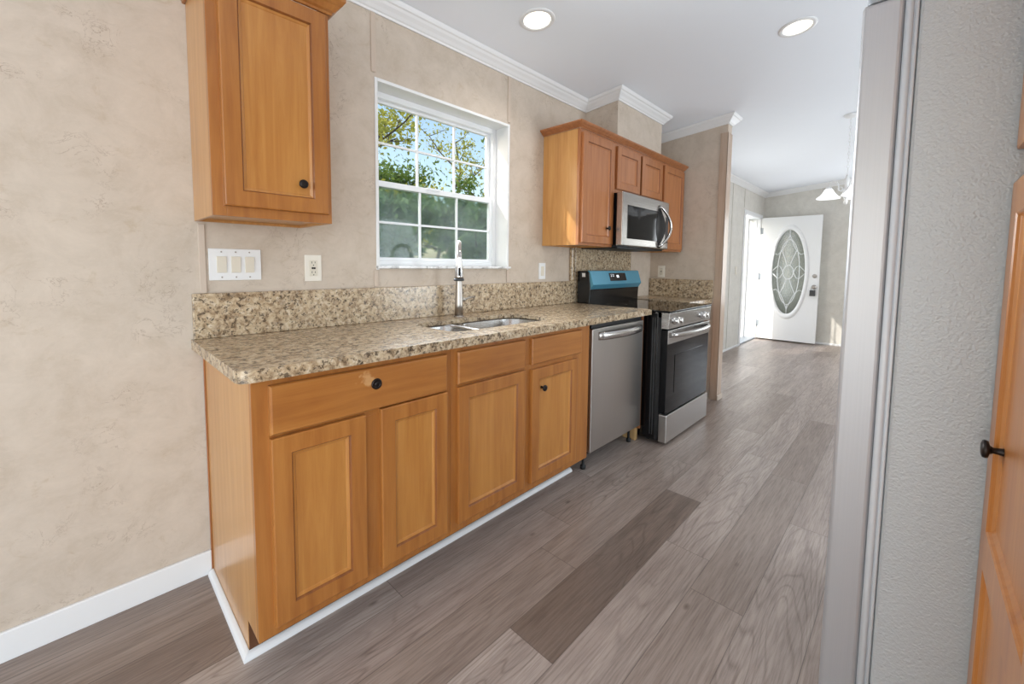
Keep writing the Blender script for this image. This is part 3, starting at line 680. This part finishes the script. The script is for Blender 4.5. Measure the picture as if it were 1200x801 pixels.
# ------------------------------------------------------------------ granite counters and splashes
def rrect(x0, x1, y0, y1, r, n=6):
    pts = []
    rr = r if isinstance(r, (list, tuple)) else [r]*4
    for (cx, cy, a0, q) in ((x1-rr[0], y1-rr[0], 0, rr[0]), (x0+rr[1], y1-rr[1], 90, rr[1]), (x0+rr[2], y0+rr[2], 180, rr[2]), (x1-rr[3], y0+rr[3], 270, rr[3])):
        for i in range(n+1):
            a = math.radians(a0+90*i/n); pts.append((cx+q*math.cos(a), cy+q*math.sin(a)))
    return pts
HOLE = rrect(.768, 1.452, -.520, -.200, [.12, .06, .06, .12])
def counter(name, outer, hole, z0, z1):
    m = MB(); bm = m.bm
    def fill(loops):
        es = []
        for vs in loops: es += [bm.edges.new((vs[i], vs[(i+1) % len(vs)])) for i in range(len(vs))]
        bmesh.ops.triangle_fill(bm, use_beauty=True, use_dissolve=False, edges=es)
    def vl(pts, z): return [bm.verts.new((x, y, z)) for x, y in pts]
    def wall(a, b):
        for i in range(len(a)): bm.faces.new((a[i], a[(i+1) % len(a)], b[(i+1) % len(a)], b[i]))
    ot, ob_ = vl(outer, z1), vl(outer, z0)
    top, bot = [ot], [ob_]
    if hole:           # thinner stone around the sink, thick built-up edge outside
        zl = z1-.020; cx_ = sum(p[0] for p in hole)/len(hole); cy_ = sum(p[1] for p in hole)/len(hole)
        big = [(cx_+(x-cx_)*1.14, cy_+(y-cy_)*1.16) for x, y in hole]
        h1, h2, h3, h4 = vl(hole, z1), vl(hole, zl), vl(big, zl), vl(big, z0)
        top.append(h1); bot.append(h4)
    fill(top); fill(bot); wall(ot, ob_)
    if hole: wall(h1, h2); wall(h2, h3); wall(h3, h4)
    return m.build(name, M['granite'], bevel=.005, seg=3)
ct = counter('countertop', rrect(-.037, 2.318, -.652, -.002, [.001, .001, .035, .003]), HOLE, .877, .912)
tag(ct, 'long speckled granite countertop with the sink cut into it', 'countertop', 'granite countertops')
ct2 = counter('countertop', rrect(3.104, 3.608, -.600, -.002, [.001, .001, .003, .003]), None, .877, .912)
tag(ct2, 'short granite countertop piece between stove and partition wall', 'countertop', 'granite countertops')
tag(MB().box(-.030, 2.318, -.022, -.001, .9125, 1.080).build('backsplash', M['granite'], bevel=.003), 'long low granite backsplash behind the sink counter', 'backsplash', 'granite backsplashes')
tag(MB().box(2.3185, 3.18, -.022, -.001, .9125, 1.336).build('backsplash', M['granite'], bevel=.003), 'tall granite panel on the wall behind the stove', 'backsplash', 'granite backsplashes')
tag(MB().box(3.588, 3.608, -.606, -.003, .9125, 1.080).build('backsplash', M['granite'], bevel=.003), 'short granite backsplash on the partition wall', 'backsplash', 'granite backsplashes')
tag(MB().box(2.268, 2.302, -.028, -.001, 1.0805, 1.331).build('edge_strip', M['granite'], bevel=.005), 'narrow vertical granite edging strip left of the stove panel', 'trim')

# sink: two steel bowls hung under the counter
sk = thing('sink', 'undermount stainless double bowl sink set in the granite counter', 'sink', (1.11, -.36, .69))
def bowl(name, x0, x1, y0, y1, depth, r, drain):
    zt = .8915; m = MB()
    def lp(i, z, q): return [(x, y, z) for x, y in rrect(x0+i, x1-i, y0+i, y1-i, q)]
    m.rings([lp(-.010, zt, r+.01), lp(0, zt, r), lp(.003, zt-.01, r), lp(.010, zt-depth+.03, r), lp(.035, zt-depth, r*.8)], False, True)
    o = m.build(name, M['steelx'], sk)
    MB().lathe([(.042, 0), (.042, .003), (.034, .004), (.030, -.001)], (drain[0], drain[1], zt-depth), n=24).build('drain', M['chrome'], o)
bowl('left_bowl', .756, .990, -.532, -.190, .17, .055, (.87, -.33))
bowl('right_bowl', 1.016, 1.464, -.532, -.188, .20, .10, (1.24, -.33))
# faucet
fc = thing('faucet', 'tall nickel pull-down faucet standing behind the sink', 'faucet', (1.116, -.115, .912))
MB().lathe([(.029, 0), (.029, .004), (.024, .008)], (1.116, -.115, .9122)).lathe([(.0235, 0), (.0215, .06), (.0180, .16), (.0150, .25), (.0130, .343)], (1.116, -.115, .919)).build('body', M['nickel'], fc)
fd = Vector((-.62, -.78, 0)).normalized(); ft = Vector((1.116, -.115, 1.262)); R_ = .058
path = [ft+fd*(R_-R_*math.cos(a))+Vector((0, 0, R_*.85*math.sin(a))) for a in [math.pi*i/18 for i in range(19)]]
MB().tube([ft-Vector((0, 0, .01))]+path+[path[-1]-Vector((0, 0, .015))], .0115, 14).build('spout', M['nickel'], fc)
we = path[-1]
wd = MB().lathe([(.0125, .004), (.0140, -.03), (.0180, -.085), (.0215, -.125), (.0240, -.138)], we).build('spray_head', M['chrome'], fc)
WN = we
MB().lathe([(.0255, -.150), (.0270, -.146), (.0265, -.138)], we).build('nozzle_ring', M['darkgrey'], wd)
bt = we+Vector((-.50, -.86, 0)).normalized()*.0195
q = MB().box(-.006, .006, -.004, .004, -.122, -.082); bmesh.ops.rotate(q.bm, verts=q.bm.verts, cent=(0, 0, 0), matrix=Matrix.Rotation(math.atan2(-.86, -.40)-math.pi/2, 3, 'Z'))
bmesh.ops.translate(q.bm, verts=q.bm.verts, vec=bt); q.build('spray_button', M['black'], wd, bevel=.002)
MB().lathe([(.012, .012), (.012, .032), (.010, .036)], (1.116, -.115, 1.005), (.95, -.3, 0)).tube([(1.147, -.125, 1.005), (1.165, -.130, 1.012), (1.200, -.142, 1.020)], [.006, .0055, .005], 10).build('lever_handle', M['nickel'], fc)

# ------------------------------------------------------------------ dishwasher
dw = thing('dishwasher', 'stainless steel dishwasher under the counter beside the stove', 'dishwasher', (1.97, -.31, 0))
MB().box(1.678, 2.264, -.565, -.03, .10, .868).build('tub', M['darkgrey'], dw)
MB().box(1.690, 2.250, -.455, -.440, .004, .10).build('toe_panel', M['black'], dw)
MB().box(1.668, 2.270, -.618, -.5655, .125, .842).build('door', M['steel'], dw, bevel=.004)
MB().box(1.672, 2.266, -.605, -.5655, .8425, .866).build('control_edge', M['blackmat'], dw, bevel=.003)
hp = [(1.722+(2.228-1.722)*i/16, -.622-.040*math.sin(math.pi*i/16)**.6, .797) for i in range(17)]
MB().tube(hp, .0120, 12, sx=2.0, up=(0, 0, 1)).build('handle', M['steelx'], dw)
for xx in (1.70, 2.24): MB().lathe([(.016, 0), (.016, .02), (.008, .022), (.008, .10)], (xx, -.55, .0015), n=12).build('foot', M['blackmat'], dw)

# ------------------------------------------------------------------ stove
rx0, rx1 = 2.334, 3.092
st = thing('stove', 'black and stainless electric range with blue film on its back panel', 'stove', ((rx0+rx1)/2, -.38, 0))
MB().box(rx0, rx1, -.690, -.035, .025, .893).build('body', M['black'], st, bevel=.004)
MB().box(rx0-.001, rx0+.012, -.712, -.6905, .03, .86).build('front_rail', M['blackmat'], st)
MB().box(rx1-.012, rx1+.001, -.712, -.6905, .03, .86).build('front_rail', M['blackmat'], st)
for yy in (-.655, -.672): MB().box(rx0-.003, rx0, yy-.003, yy+.003, .06, .855).build('side_rib', M['darkgrey'], st)
m = MB().box(rx0-.004, rx1+.004, -.770, -.100, .8935, .907)
m.build('cooktop', M['blackglass'], st, bevel=.003)
ring_c = [(2.52, -.56, .105), (2.90, -.56, .080), (2.52, -.27, .075), (2.90, -.27, .095)]
for cx, cy, r in ring_c:
    MB().rings([[(cx+q*math.cos(2*math.pi*i/40), cy+q*math.sin(2*math.pi*i/40), .9074) for i in range(40)] for q in (r-.002, r)], False, False).build('burner_ring', M['darkgrey'], st)
MB().prism([(-.712, .788), (-.762, .788), (-.768, .893), (-.712, .893)], 'x', rx0, rx1).build('control_panel', M['steelx'], st, bevel=.002)
for xx in (2.415, 2.485, 2.90, 2.97):
    k_ = MB().lathe([(.024, 0), (.024, .004), (.020, .006), (.019, .026), (.016, .030)], (xx, -.764, .838), (0, -1, .06), 24)
    k_.box(xx-.0045, xx+.0045, -.801, -.793, .819, .857).build('control_knob', M['chrome'], st)
od = MB().box(rx0+.003, rx1-.003, -.757, -.7125, .215, .779).build('oven_door', M['blackglass'], st, bevel=.003)
MB().box(rx0+.003, rx1-.003, -.762, -.7575, .688, .778).build('door_top_band', M['steelx'], od, bevel=.0015)
MB().box(rx0+.13, rx1-.13, -.7595, -.7574, .34, .60).build('oven_window', M['blackglass'], od)
hp = [(rx0+.035+(rx1-rx0-.07)*i/18, -.764-.050*math.sin(math.pi*i/18)**.55, .745) for i in range(19)]
MB().tube(hp, .0115, 12, sx=1.4, up=(0, 0, 1)).build('oven_handle', M['steelx'], od)
MB().box(rx0+.003, rx1-.003, -.768, -.7125, .020, .208).build('storage_drawer', M['steel'], st, bevel=.005)
# back guard
MB().prism([(-.036, .893), (-.142, .893), (-.148, 1.010), (-.150, 1.016), (-.136, 1.148), (-.120, 1.157), (-.036, 1.157)], 'x', rx0, rx1).build('back_guard', M['black'], st, bevel=.002)
MB().prism([(-.150, 1.018), (-.176, 1.055), (-.1435, 1.158), (-.120, 1.1625), (-.120, 1.1575), (-.1365, 1.149)], 'x', rx0+.004, rx1-.004).build('back_panel', M['bluefilm'], st, bevel=.002)
gn = Vector((0, -(1.158-1.055), -(.176-.1435))).normalized(); g0 = Vector((0, -.176, 1.055)); gu = Vector((0, .0325, .103)).normalized()
def onpanel(x0, x1, a, b, lift, th=.002):
    m = MB(); n_ = Vector((0, -gu.z, gu.y))
    ps = []
    for (x, t_) in ((x0, a), (x1, a), (x1, b), (x0, b)): ps.append(g0+gu*t_+n_*lift+Vector((x, 0, 0)))
    qs = [p-n_*th for p in ps]
    m.rings([[tuple(p) for p in qs], [tuple(p) for p in ps]], smooth=False); return m
dp = onpanel(2.590, 2.845, .025, .090, .0015).build('display', M['black'], st)
def seg_digit(m, x, t0, h, w_, segs):
    e = .0016
    S_ = {'a': (x, x+w_, t0+h-e, t0+h), 'g': (x, x+w_, t0+h/2-e/2, t0+h/2+e/2), 'd': (x, x+w_, t0, t0+e),
          'f': (x, x+e, t0+h/2, t0+h), 'b': (x+w_-e, x+w_, t0+h/2, t0+h), 'e': (x, x+e, t0, t0+h/2), 'c': (x+w_-e, x+w_, t0, t0+h/2)}
    n_ = Vector((0, -gu.z, gu.y))
    for s_ in segs:
        a, b, c, d_ = S_[s_]
        m.bm.faces.new([m.bm.verts.new(g0+gu*t_+n_*.0021+Vector((xx, 0, 0))) for xx, t_ in ((a, c), (b, c), (b, d_), (a, d_))])
m = MB()
for i in range(3):          # three unreadable pale marks on the display
    seg_digit(m, 2.612+i*.018, .060, .020, .010, 'abcdefg'[:5] if i != 1 else 'bc')
m.build('display_digits', M['led'], dp); m = MB()
m.bm.faces.new([m.bm.verts.new(g0+gu*t_+Vector((0, -gu.z, gu.y))*.0021+Vector((xx, 0, 0))) for xx, t_ in ((2.700, .052), (2.730, .052), (2.730, .072), (2.700, .072))])
m.build('display_icon', M['led'], dp)
MB().box(rx0-.0012, rx0-.0002, -.105, -.075, 1.112, 1.142).build('sticker', M['sticker'], st)
for xx in (rx0+.06, rx1-.06):
    for yy in (-.62, -.10): MB().lathe([(.016, 0), (.016, .024)], (xx, yy, .001), n=12).build('foot', M['blackmat'], st)

# ------------------------------------------------------------------ wall cabinets
UY, UD = -.306, -.325
def upper(label, x0, x1, z0, z1, doors, sides, group='kitchen wall cabinets', bottom_mat=None):
    t = thing('wall_cabinet', label, 'cabinet', ((x0+x1)/2, -.15, z0), group)
    m = MB()
    y0, y1 = UY+.019, -.002
    m.box(x0, x0+.013, y0, y1, z0, z1)
    sp = m.build('side_panel', M['woodside'] if sides else M['woodred_sheen'], t, bevel=.001)
    m = MB().box(x1-.013, x1, y0, y1, z0, z1).box(x0+.013, x1-.013, y0, y1, z1-.013, z1).box(x0+.013, x1-.013, -.008, y1, z0, z1-.013).box(x0+.013, x1-.013, y0, -.008, z0+.010, z0+.022)
    m.build('carcass', M['woodside'], t)
    m = MB(); s = .038
    m.box(x0, x0+s, UY, y0-.0003, z0, z1).box(x1-s, x1, UY, y0-.0003, z0, z1).box(x0+s, x1-s, UY, y0-.0003, z0, z0+s).box(x0+s, x1-s, UY, y0-.0003, z1-s, z1)
    m.build('face_frame', M['wood'] if sides == 2 else M['woodred_sheen'], t, bevel=.001)
    for (a, b, c, d_, kn) in doors:
        dd = door_panel('door', t, a, b, c, d_, UD, mat=M['wood'] if sides == 2 else M['woodred_sheen'], stile=.050)
        if kn: knob(dd, (kn[0], UD+.0115, kn[1]))
    return t
u1 = upper('honey maple wall cabinet hanging alone left of the window', -.012, .358, 1.344, 2.095, [(.018, .342, 1.376, 2.085, (.250, 1.473))], 2)
upper('tall single door wall cabinet at left of the microwave group', 1.944, 2.362, 1.333, 2.078, [(1.962, 2.346, 1.350, 2.055, (2.278, 1.462))], 1)
upper('short two door wall cabinet directly above the microwave', 2.364, 3.140, 1.7235, 2.078, [(2.387, 2.730, 1.753, 2.052, None), (2.760, 3.118, 1.753, 2.052, None)], 0)
upper('tall single door wall cabinet between the microwave and partition wall', 3.142, 3.598, 1.333, 2.078, [(3.160, 3.572, 1.350, 2.055, (3.235, 1.462))], 0)
CP = [(0, 0), (.008, 0), (.010, .008), (.018, .013), (.030, .028), (.036, .032), (.046, .046), (.046, .058), (0, .058)]
tag(sweep([(-.013, -.003), (-.013, UY-.001), (.359, UY-.001), (.359, -.003)], CP, lambda q, p: 2.0955, -1 if False else 1).build('cabinet_crown', M['wood']), 'wood crown moulding on top of the lone left wall cabinet', 'moulding', 'wood cabinet crowns')
tag(sweep([(1.943, -.003), (1.943, UY-.001), (3.600, UY-.001)], [(o*.85, dz*.62) for o, dz in CP], lambda q, p: 2.0785).build('cabinet_crown', M['woodred_sheen']), 'long wood crown moulding running above the microwave cabinets', 'moulding', 'wood cabinet crowns')

# ------------------------------------------------------------------ microwave
mx0, mx1, mz0, mz1 = 2.3645, 3.085, 1.338, 1.7205
mx0 = 2.364
mw = thing('microwave', 'stainless over-the-range microwave with curved handle', 'microwave', ((mx0+mx1)/2, -.2, mz0))
MB().box(mx0, 3.138, -.352, -.024, mz0, mz1).build('body', M['black'], mw, bevel=.003)
fx0 = 2.333
dx_split = 2.955
MB().box(fx0+.001, 3.085, -.4055, -.3525, mz0+.004, mz1).build('door', M['steelx'], mw, bevel=.008, seg=3)
MB().box(2.402, 2.885, -.4075, -.4057, 1.395, 1.632).build('window', M['blackglass'], mw, bevel=.001)
lens = [(2.905-.055*math.sin(math.pi*i/14), 1.365+.295*i/14) for i in range(15)]+[(2.915+.105*math.sin(math.pi*i/14), 1.660-.295*i/14) for i in range(15)]
MB().prism(lens, 'y', -.4095, -.4078).build('grip_recess', M['blackmat'], mw)
MB().box(3.025, 3.073, -.4072, -.4057, 1.39, 1.60).build('control_pad', M['darkgrey'], mw)
hp = [(2.905+.125*math.sin(math.pi*i/20), -.409-.042*math.sin(math.pi*i/20)**.6, 1.352+.322*i/20) for i in range(21)]
MB().tube(hp, .0105, 12, sx=1.3, up=(1, 0, 0)).build('handle', M['chrome'], mw)
MB().box(mx0+.02, 3.12, -.34, -.03, mz0-.012, mz0-.0005).build('vent_grille', M['blackmat'], mw)

# ------------------------------------------------------------------ refrigerator and tall cabinet on the right
qx0, qx1 = .843, 1.755
fr = thing('refrigerator', 'large stainless refrigerator with textured grey sides at right', 'refrigerator', ((qx0+qx1)/2, -2.2, 0))
MB().box(qx0, qx1, -2.70, -1.884, .03, 1.785).build('body', M['leather'], fr, bevel=.006)
xm = qx0+.42
for (a, b) in ((qx0, xm-.003), (xm+.003, qx1)):
    d = MB().box(a, b, -1.862, -1.796, .075, 1.742).build('door', M['steelbright'], fr, bevel=.008, seg=3)
    MB().prism(rrect(a+.001, b-.001, -1.861, -1.803, [.004, .012, .012, .004][:4]), 'z', 1.7425, 1.768).build('top_cap', M['grey'], d, bevel=.003)
    hx = xm-.05 if a == qx0 else xm+.05
    m = MB().box(hx-.018, hx+.018, -1.800, -1.780, .60, 1.45)
    m.build('handle', M['steel'], d, bevel=.006)
    m = MB()
    g0_, g1_ = a+.004, b-.004
    m.rings([[(x, y, z) for (x, y) in ((g0_, -1.8625), (g1_, -1.8625), (g1_, -1.8835), (g0_, -1.8835))] for z in (.085, 1.732)], smooth=False)
    m.tube([(a+.004, -1.8695, .085), (a+.004, -1.8695, 1.732)], .0066, 10)
    m.tube([(a+.004, -1.8800, .085), (a+.004, -1.8800, 1.732)], .0035, 8)
    m.build('gasket', M['gasket'], d)
MB().box(qx0+.02, qx1-.02, -1.87, -1.80, .005, .068).build('toe_grille', M['blackmat'], fr)
for xx in (qx0+.06, qx1-.06):
    for yy in (-1.95, -2.6): MB().lathe([(.02, 0), (.02, .029)], (xx, yy, .001), n=12).build('foot', M['blackmat'], fr)

PYF = -2.021
pc = thing('pantry_cabinet', 'tall honey maple pantry cabinet beside the refrigerator', 'cabinet', (.60, -2.35, 0))
px0, px1 = .355, .838
MB().box(px0, px1, -2.70, PYF-.0385, .0015, 2.22).build('carcass', M['woodside'], pc)
m = MB(); s = .035; ya, yb = PYF-.038, PYF-.0195
m.box(px0, px0+s, ya, yb, .10, 2.22).box(px1-s, px1, ya, yb, .10, 2.22).box(px0+s, px1-s, ya, yb, .10, .16).box(px0+s, px1-s, ya, yb, 1.33, 1.43).box(px0+s, px1-s, ya, yb, 2.17, 2.22)
m.build('face_frame', M['wood'], pc, bevel=.001)
MB().box(px0, px1, ya-.002, ya, .0015, .10).build('toe_kick', M['woodedge'], pc)
d = door_panel('door', pc, px0+.015, px1-.008, .12, 1.352, PYF, face=1, stile=.058, cols=(.672, .740)); knob(d, (.752, PYF-.0115, .893), (0, 1, 0))
d = door_panel('door', pc, px0+.015, px1-.008, 1.408, 2.20, PYF, face=1, stile=.058)

# ------------------------------------------------------------------ switches and outlets
def plate(name, label, cat, c, n, U, w_, h_, kind, group, mat, parts_mat):
    """wall plate centred at c, normal n, U = direction to the right on the plate"""
    U = Vector(U); Nn = Vector(n); Z = Vector((0, 0, 1)); c = Vector(c)
    t = thing(name, label, cat, c, group)
    def pb(m, u0, u1, v0, v1, d0, d1):
        A = [c+U*u+Z*v+Nn*d0 for u, v in ((u0, v0), (u1, v0), (u1, v1), (u0, v1))]
        B = [c+U*u+Z*v+Nn*d1 for u, v in ((u0, v0), (u1, v0), (u1, v1), (u0, v1))]
        m.rings([[tuple(p) for p in A], [tuple(p) for p in B]], smooth=False); return m
    pb(MB(), -w_/2, w_/2, -h_/2, h_/2, .0003, .006).build('wall_plate', mat, t, bevel=.002)
    if kind == 'switch3':
        for i in (-1, 0, 1):
            m = MB(); u = i*.046
            A = [c+U*a+Z*b+Nn*d_ for a, b, d_ in ((u-.0155, -.031, .0062), (u+.0155, -.031, .0062), (u+.0155, .031, .0062), (u-.0155, .031, .0062))]
            B = [c+U*a+Z*b+Nn*d_ for a, b, d_ in ((u-.015, -.030, .0085), (u+.015, -.030, .0085), (u+.015, .030, .012), (u-.015, .030, .012))]
            m.rings([[tuple(p) for p in A], [tuple(p) for p in B]], smooth=False)
            m.build('rocker', parts_mat, t)
            for s_ in (-1, 1): MB().lathe([(.003, 0), (.003, .001), (.002, .0015)], c+U*u+Z*s_*.048+Nn*.006, n, 10).build('screw', M['nickel'], t)
    elif kind == 'rocker':
        pb(MB(), -.016, .016, -.033, .033, .006, .0095).build('rocker', parts_mat, t, bevel=.002)
    else:
        f = pb(MB(), -.017, .017, -.034, .034, .006, .0085).build('receptacle', parts_mat, t, bevel=.002)
        for s_ in (-1, 1):
            v = s_*.021; m = MB()
            pb(m, -.0075, -.0055, v-.001, v+.008, .0084, .0089); pb(m, .0055, .0075, v, v+.0075, .0084, .0089); pb(m, -.002, .002, v-.010, v-.006, .0084, .0089)
            m.build('socket_slots', M['slot'], f)
        pb(MB(), -.008, -.0005, -.004, .004, .0084, .0098).build('test_button', M['slot'], f)
        pb(MB(), .0005, .008, -.004, .004, .0084, .0098).build('reset_button', M['slot'], f)
    return t
plate('light_switch', 'white triple rocker light switch above the near backsplash', 'switch', (.111, 0, 1.187), (0, -1, 0), (1, 0, 0), .172, .120, 'switch3', None, M['white'], M['almond'])
plate('outlet', 'ivory outlet between the triple switch and the window', 'outlet', (.398, 0, 1.174), (0, -1, 0), (1, 0, 0), .070, .114, 'outlet', 'wall outlets and switches', M['ivory'], M['almond'])
plate('light_switch', 'narrow white switch right of the window, left of the stove', 'switch', (1.946, 0, 1.156), (0, -1, 0), (1, 0, 0), .070, .114, 'rocker', 'wall outlets and switches', M['white'], M['almond'])
plate('outlet', 'ivory outlet on the partition wall above its backsplash', 'outlet', (PX0, -.118, 1.150), (-1, 0, 0), (0, -1, 0), .070, .112, 'outlet', 'wall outlets and switches', M['ivory'], M['almond'])
plate('light_switch', 'small switch on the far wall beside the entry door', 'switch', (6.34, 0, 1.148), (0, -1, 0), (1, 0, 0), .070, .114, 'rocker', 'wall outlets and switches', M['almond'], M['ivory'])

# ------------------------------------------------------------------ ceiling lights and chandelier
cn = Vector((0, -.09, -1)).normalized()       # down, square to the sloping ceiling
def can(label, x, y, power=14):
    t = thing('ceiling_light', label, 'light', (x, y, zc(y)), 'recessed ceiling lights')
    o = Vector((x, y, zc(y)))
    MB().lathe([(.072, -.02), (.070, .002), (.074, .006), (.090, .005), (.094, .001), (.094, -.003)], o, cn, 40, False, False).build('trim_ring', M['white'], t)
    MB().lathe([(.071, .0015), (.04, .0018), (.001, .002)], o, cn, 40, False, True).build('lens', M['lens'], t)
    d = bpy.data.lights.new('lamp_light', 'SPOT'); d.energy = power; d.spot_size = math.radians(150); d.spot_blend = 1.0; d.shadow_soft_size = .06; d.color = (1, .96, .90)
    l = bpy.data.objects.new('lamp_light', d); COL.objects.link(l); l.parent = t; l.location = cn*.03; l.rotation_euler = cn.to_track_quat('-Z', 'Y').to_euler()
can('round recessed ceiling light nearest the kitchen window', 1.40, -.405)
can('round recessed ceiling light nearest the refrigerator', 2.565, -1.345)
ch = thing('chandelier', 'white chandelier with glass bell shades beyond the refrigerator', 'light', (4.5, -1.415, zc(-1.415)))
cx, cy, cz_ = 4.5, -1.415, 1.93
MB().lathe([(.004, -.16), (.012, -.15), (.018, -.13), (.010, -.11), (.026, -.08), (.030, -.05), (.018, -.02), (.016, .03), (.026, .06), (.012, .085), (.006, .11)], (cx, cy, cz_)).build('column', M['white'], ch)
m = MB(); zt = zc(cy)
nL = 18
for i in range(nL):
    z0_ = cz_+.105+(zt-cz_-.12)*i/nL; z1_ = cz_+.105+(zt-cz_-.12)*(i+1)/nL+.006
    zc_ = (z0_+z1_)/2; hh = (z1_-z0_)/2
    pts = [(.007*math.cos(a), hh*math.sin(a)) for a in [2*math.pi*j/12 for j in range(13)]]
    m.tube([(cx+(p if i % 2 else 0), cy+(0 if i % 2 else p), zc_+q_) for p, q_ in pts], .0018, 6)
m.build('chain', M['white'], ch)
MB().lathe([(.055, 0), (.055, .008), (.040, .022), (.010, .030)], (cx, cy, zt), (0, 0, -1)).build('canopy', M['white'], ch)
for a in (90, 210, 330):
    dx, dy = math.cos(math.radians(a)), math.sin(math.radians(a))
    pts = [(.015, -.01), (.035, -.035), (.055, -.020), (.058, .02), (.075, .055), (.102, .065), (.125, .045), (.130, .010)]
    ar = MB().tube([(cx+dx*r, cy+dy*r, cz_+h) for r, h in pts], .0055, 10)
    ar.tube([(cx+dx*(.045+.016*math.cos(t_)), cy+dy*(.045+.016*math.cos(t_)), cz_-.012+.016*math.sin(t_)) for t_ in [i*.45 for i in range(13)]], .004, 8)
    ar = ar.build('arm', M['white'], ch)
    o = (cx+dx*.130, cy+dy*.130, cz_)
    MB().lathe([(.018, .012), (.024, .004), (.024, -.016)], o).build('socket', M['white'], ar)
    MB().lathe([(.025, -.004), (.034, -.016), (.046, -.040), (.066, -.066), (.088, -.082), (.092, -.092), (.090, -.092), (.063, -.064), (.043, -.038), (.030, -.012)], o, n=36, cap0=False, cap1=False).build('shade', M['shade'], ar)
    MB().lathe([(.010, -.016), (.016, -.030), (.026, -.050), (.024, -.064), (.012, -.076), (.002, -.079)], o, n=16).build('bulb', M['bulb'], ar)

# ------------------------------------------------------------------ outdoors: lawn, porch, trees
struct(MB().box(-60, 60, .35, 90, -.9, -.65).build('lawn', M['grass']), 'grass yard outside the kitchen window', 'lawn')
struct(MB().box(6.2, 8.6, .2, 2.2, -.25, -.02).build('porch', M['concrete'], bevel=.01), 'concrete porch slab outside the entry door', 'porch')
def tree(name, label, loc, h, spread, nleaf, leaf_mat, seed, leaf=.10, low=.35, bushy=False):
    rng = random.Random(seed)
    t = thing(name, label, 'bush' if bushy else 'tree', loc, 'trees and bushes outside the window')
    tips = []; m = MB()
    base = Vector(loc)
    def branch(p, d, ln, r, lvl):
        pts = [p]; n = 5
        for i in range(n):
            d = (d+Vector((rng.uniform(-.22, .22), rng.uniform(-.22, .22), rng.uniform(-.06, .16)))).normalized()
            pts.append(pts[-1]+d*ln/n)
        m.tube(pts, [r*(1-.6*i/n) for i in range(n+1)], 6)
        if lvl >= 1: tips.extend(pts[1:] if bushy else pts[2:])
        if lvl < 3:
            for i in range(4 if lvl else 10):
                q_ = pts[rng.randint(2, n)]
                a = rng.uniform(0, 6.283); e = rng.uniform(.05, .8)
                nd = Vector((math.cos(a)*math.cos(e), math.sin(a)*math.cos(e), math.sin(e)))
                branch(q_, nd, (.30 if bushy else ln*rng.uniform(.30, .42)), r*.42, lvl+1)
    if bushy:
        for i in range(6):
            a = rng.uniform(0, 6.283); branch(base+Vector((rng.uniform(-.22, .22), rng.uniform(-.22, .22), 0)), Vector((math.cos(a)*.06, math.sin(a)*.06, 1)).normalized(), h*.95, .03, 2)
    else:
        branch(base, Vector((rng.uniform(-.08, .08), rng.uniform(-.08, .08), 1)).normalized(), h*.62, .011*h, 0)
    m.build('trunk', M['bark'], t)
    f = MB(); bm = f.bm
    for i in range(nleaf):
        c = Vector(rng.choice(tips))+Vector((rng.gauss(0, 1), rng.gauss(0, 1), rng.gauss(0, .8)))*spread
        if c.z < base.z+.02: continue
        q_ = Quaternion((rng.gauss(0, 1), rng.gauss(0, 1), rng.gauss(0, 1), rng.gauss(0, 1))).normalized()
        s = leaf*rng.uniform(.6, 1.25)
        v = [bm.verts.new(c+q_ @ Vector(p)*s) for p in ((0, -.6, 0), (.28, -.05, .06), (0, .6, -.02), (-.28, -.05, .06))]
        bm.faces.new((v[0], v[1], v[2])); bm.faces.new((v[0], v[2], v[3]))
    me = f.build('foliage', leaf_mat, t)
    return t
G = -.65
tree('yard_tree', 'yellow green tree outside the left panes of the window', (5.6, 9.4, G), 9.6, .20, 3000, M['leaf_yellow'], 3, .15)
tree('yard_tree', 'airy tree outside the middle panes of the window', (10.9, 14.4, G), 10.2, .22, 2000, M['leaf_yellow'], 11, .15)
tree('yard_tree', 'fuller green tree outside the right panes of the window', (10.0, 8.2, G), 8.8, .24, 4200, M['leaf_green'], 21, .15)
tree('yard_tree', 'distant green tree seen between the nearer yard trees', (14.2, 19.5, G), 9.5, .5, 3600, M['leaf_green'], 31, .24)
bushes = [(3.3, 4.9, 2.9), (4.7, 7.4, 3.4), (5.5, 4.9, 2.8), (7.5, 7.6, 3.5), (7.9, 4.9, 2.9)]
bl = ['bush farthest left behind the lower window panes', 'second bush from the left behind the lower window panes', 'middle bush behind the lower window panes',
      'second bush from the right behind the lower window panes', 'bush farthest right behind the lower window panes']
for i, (x, y, h) in enumerate(bushes):
    tree('yard_bush', bl[i], (x, y, G), h, .15, 4600, M['leaf_dark'], 50+i, .17, bushy=True)
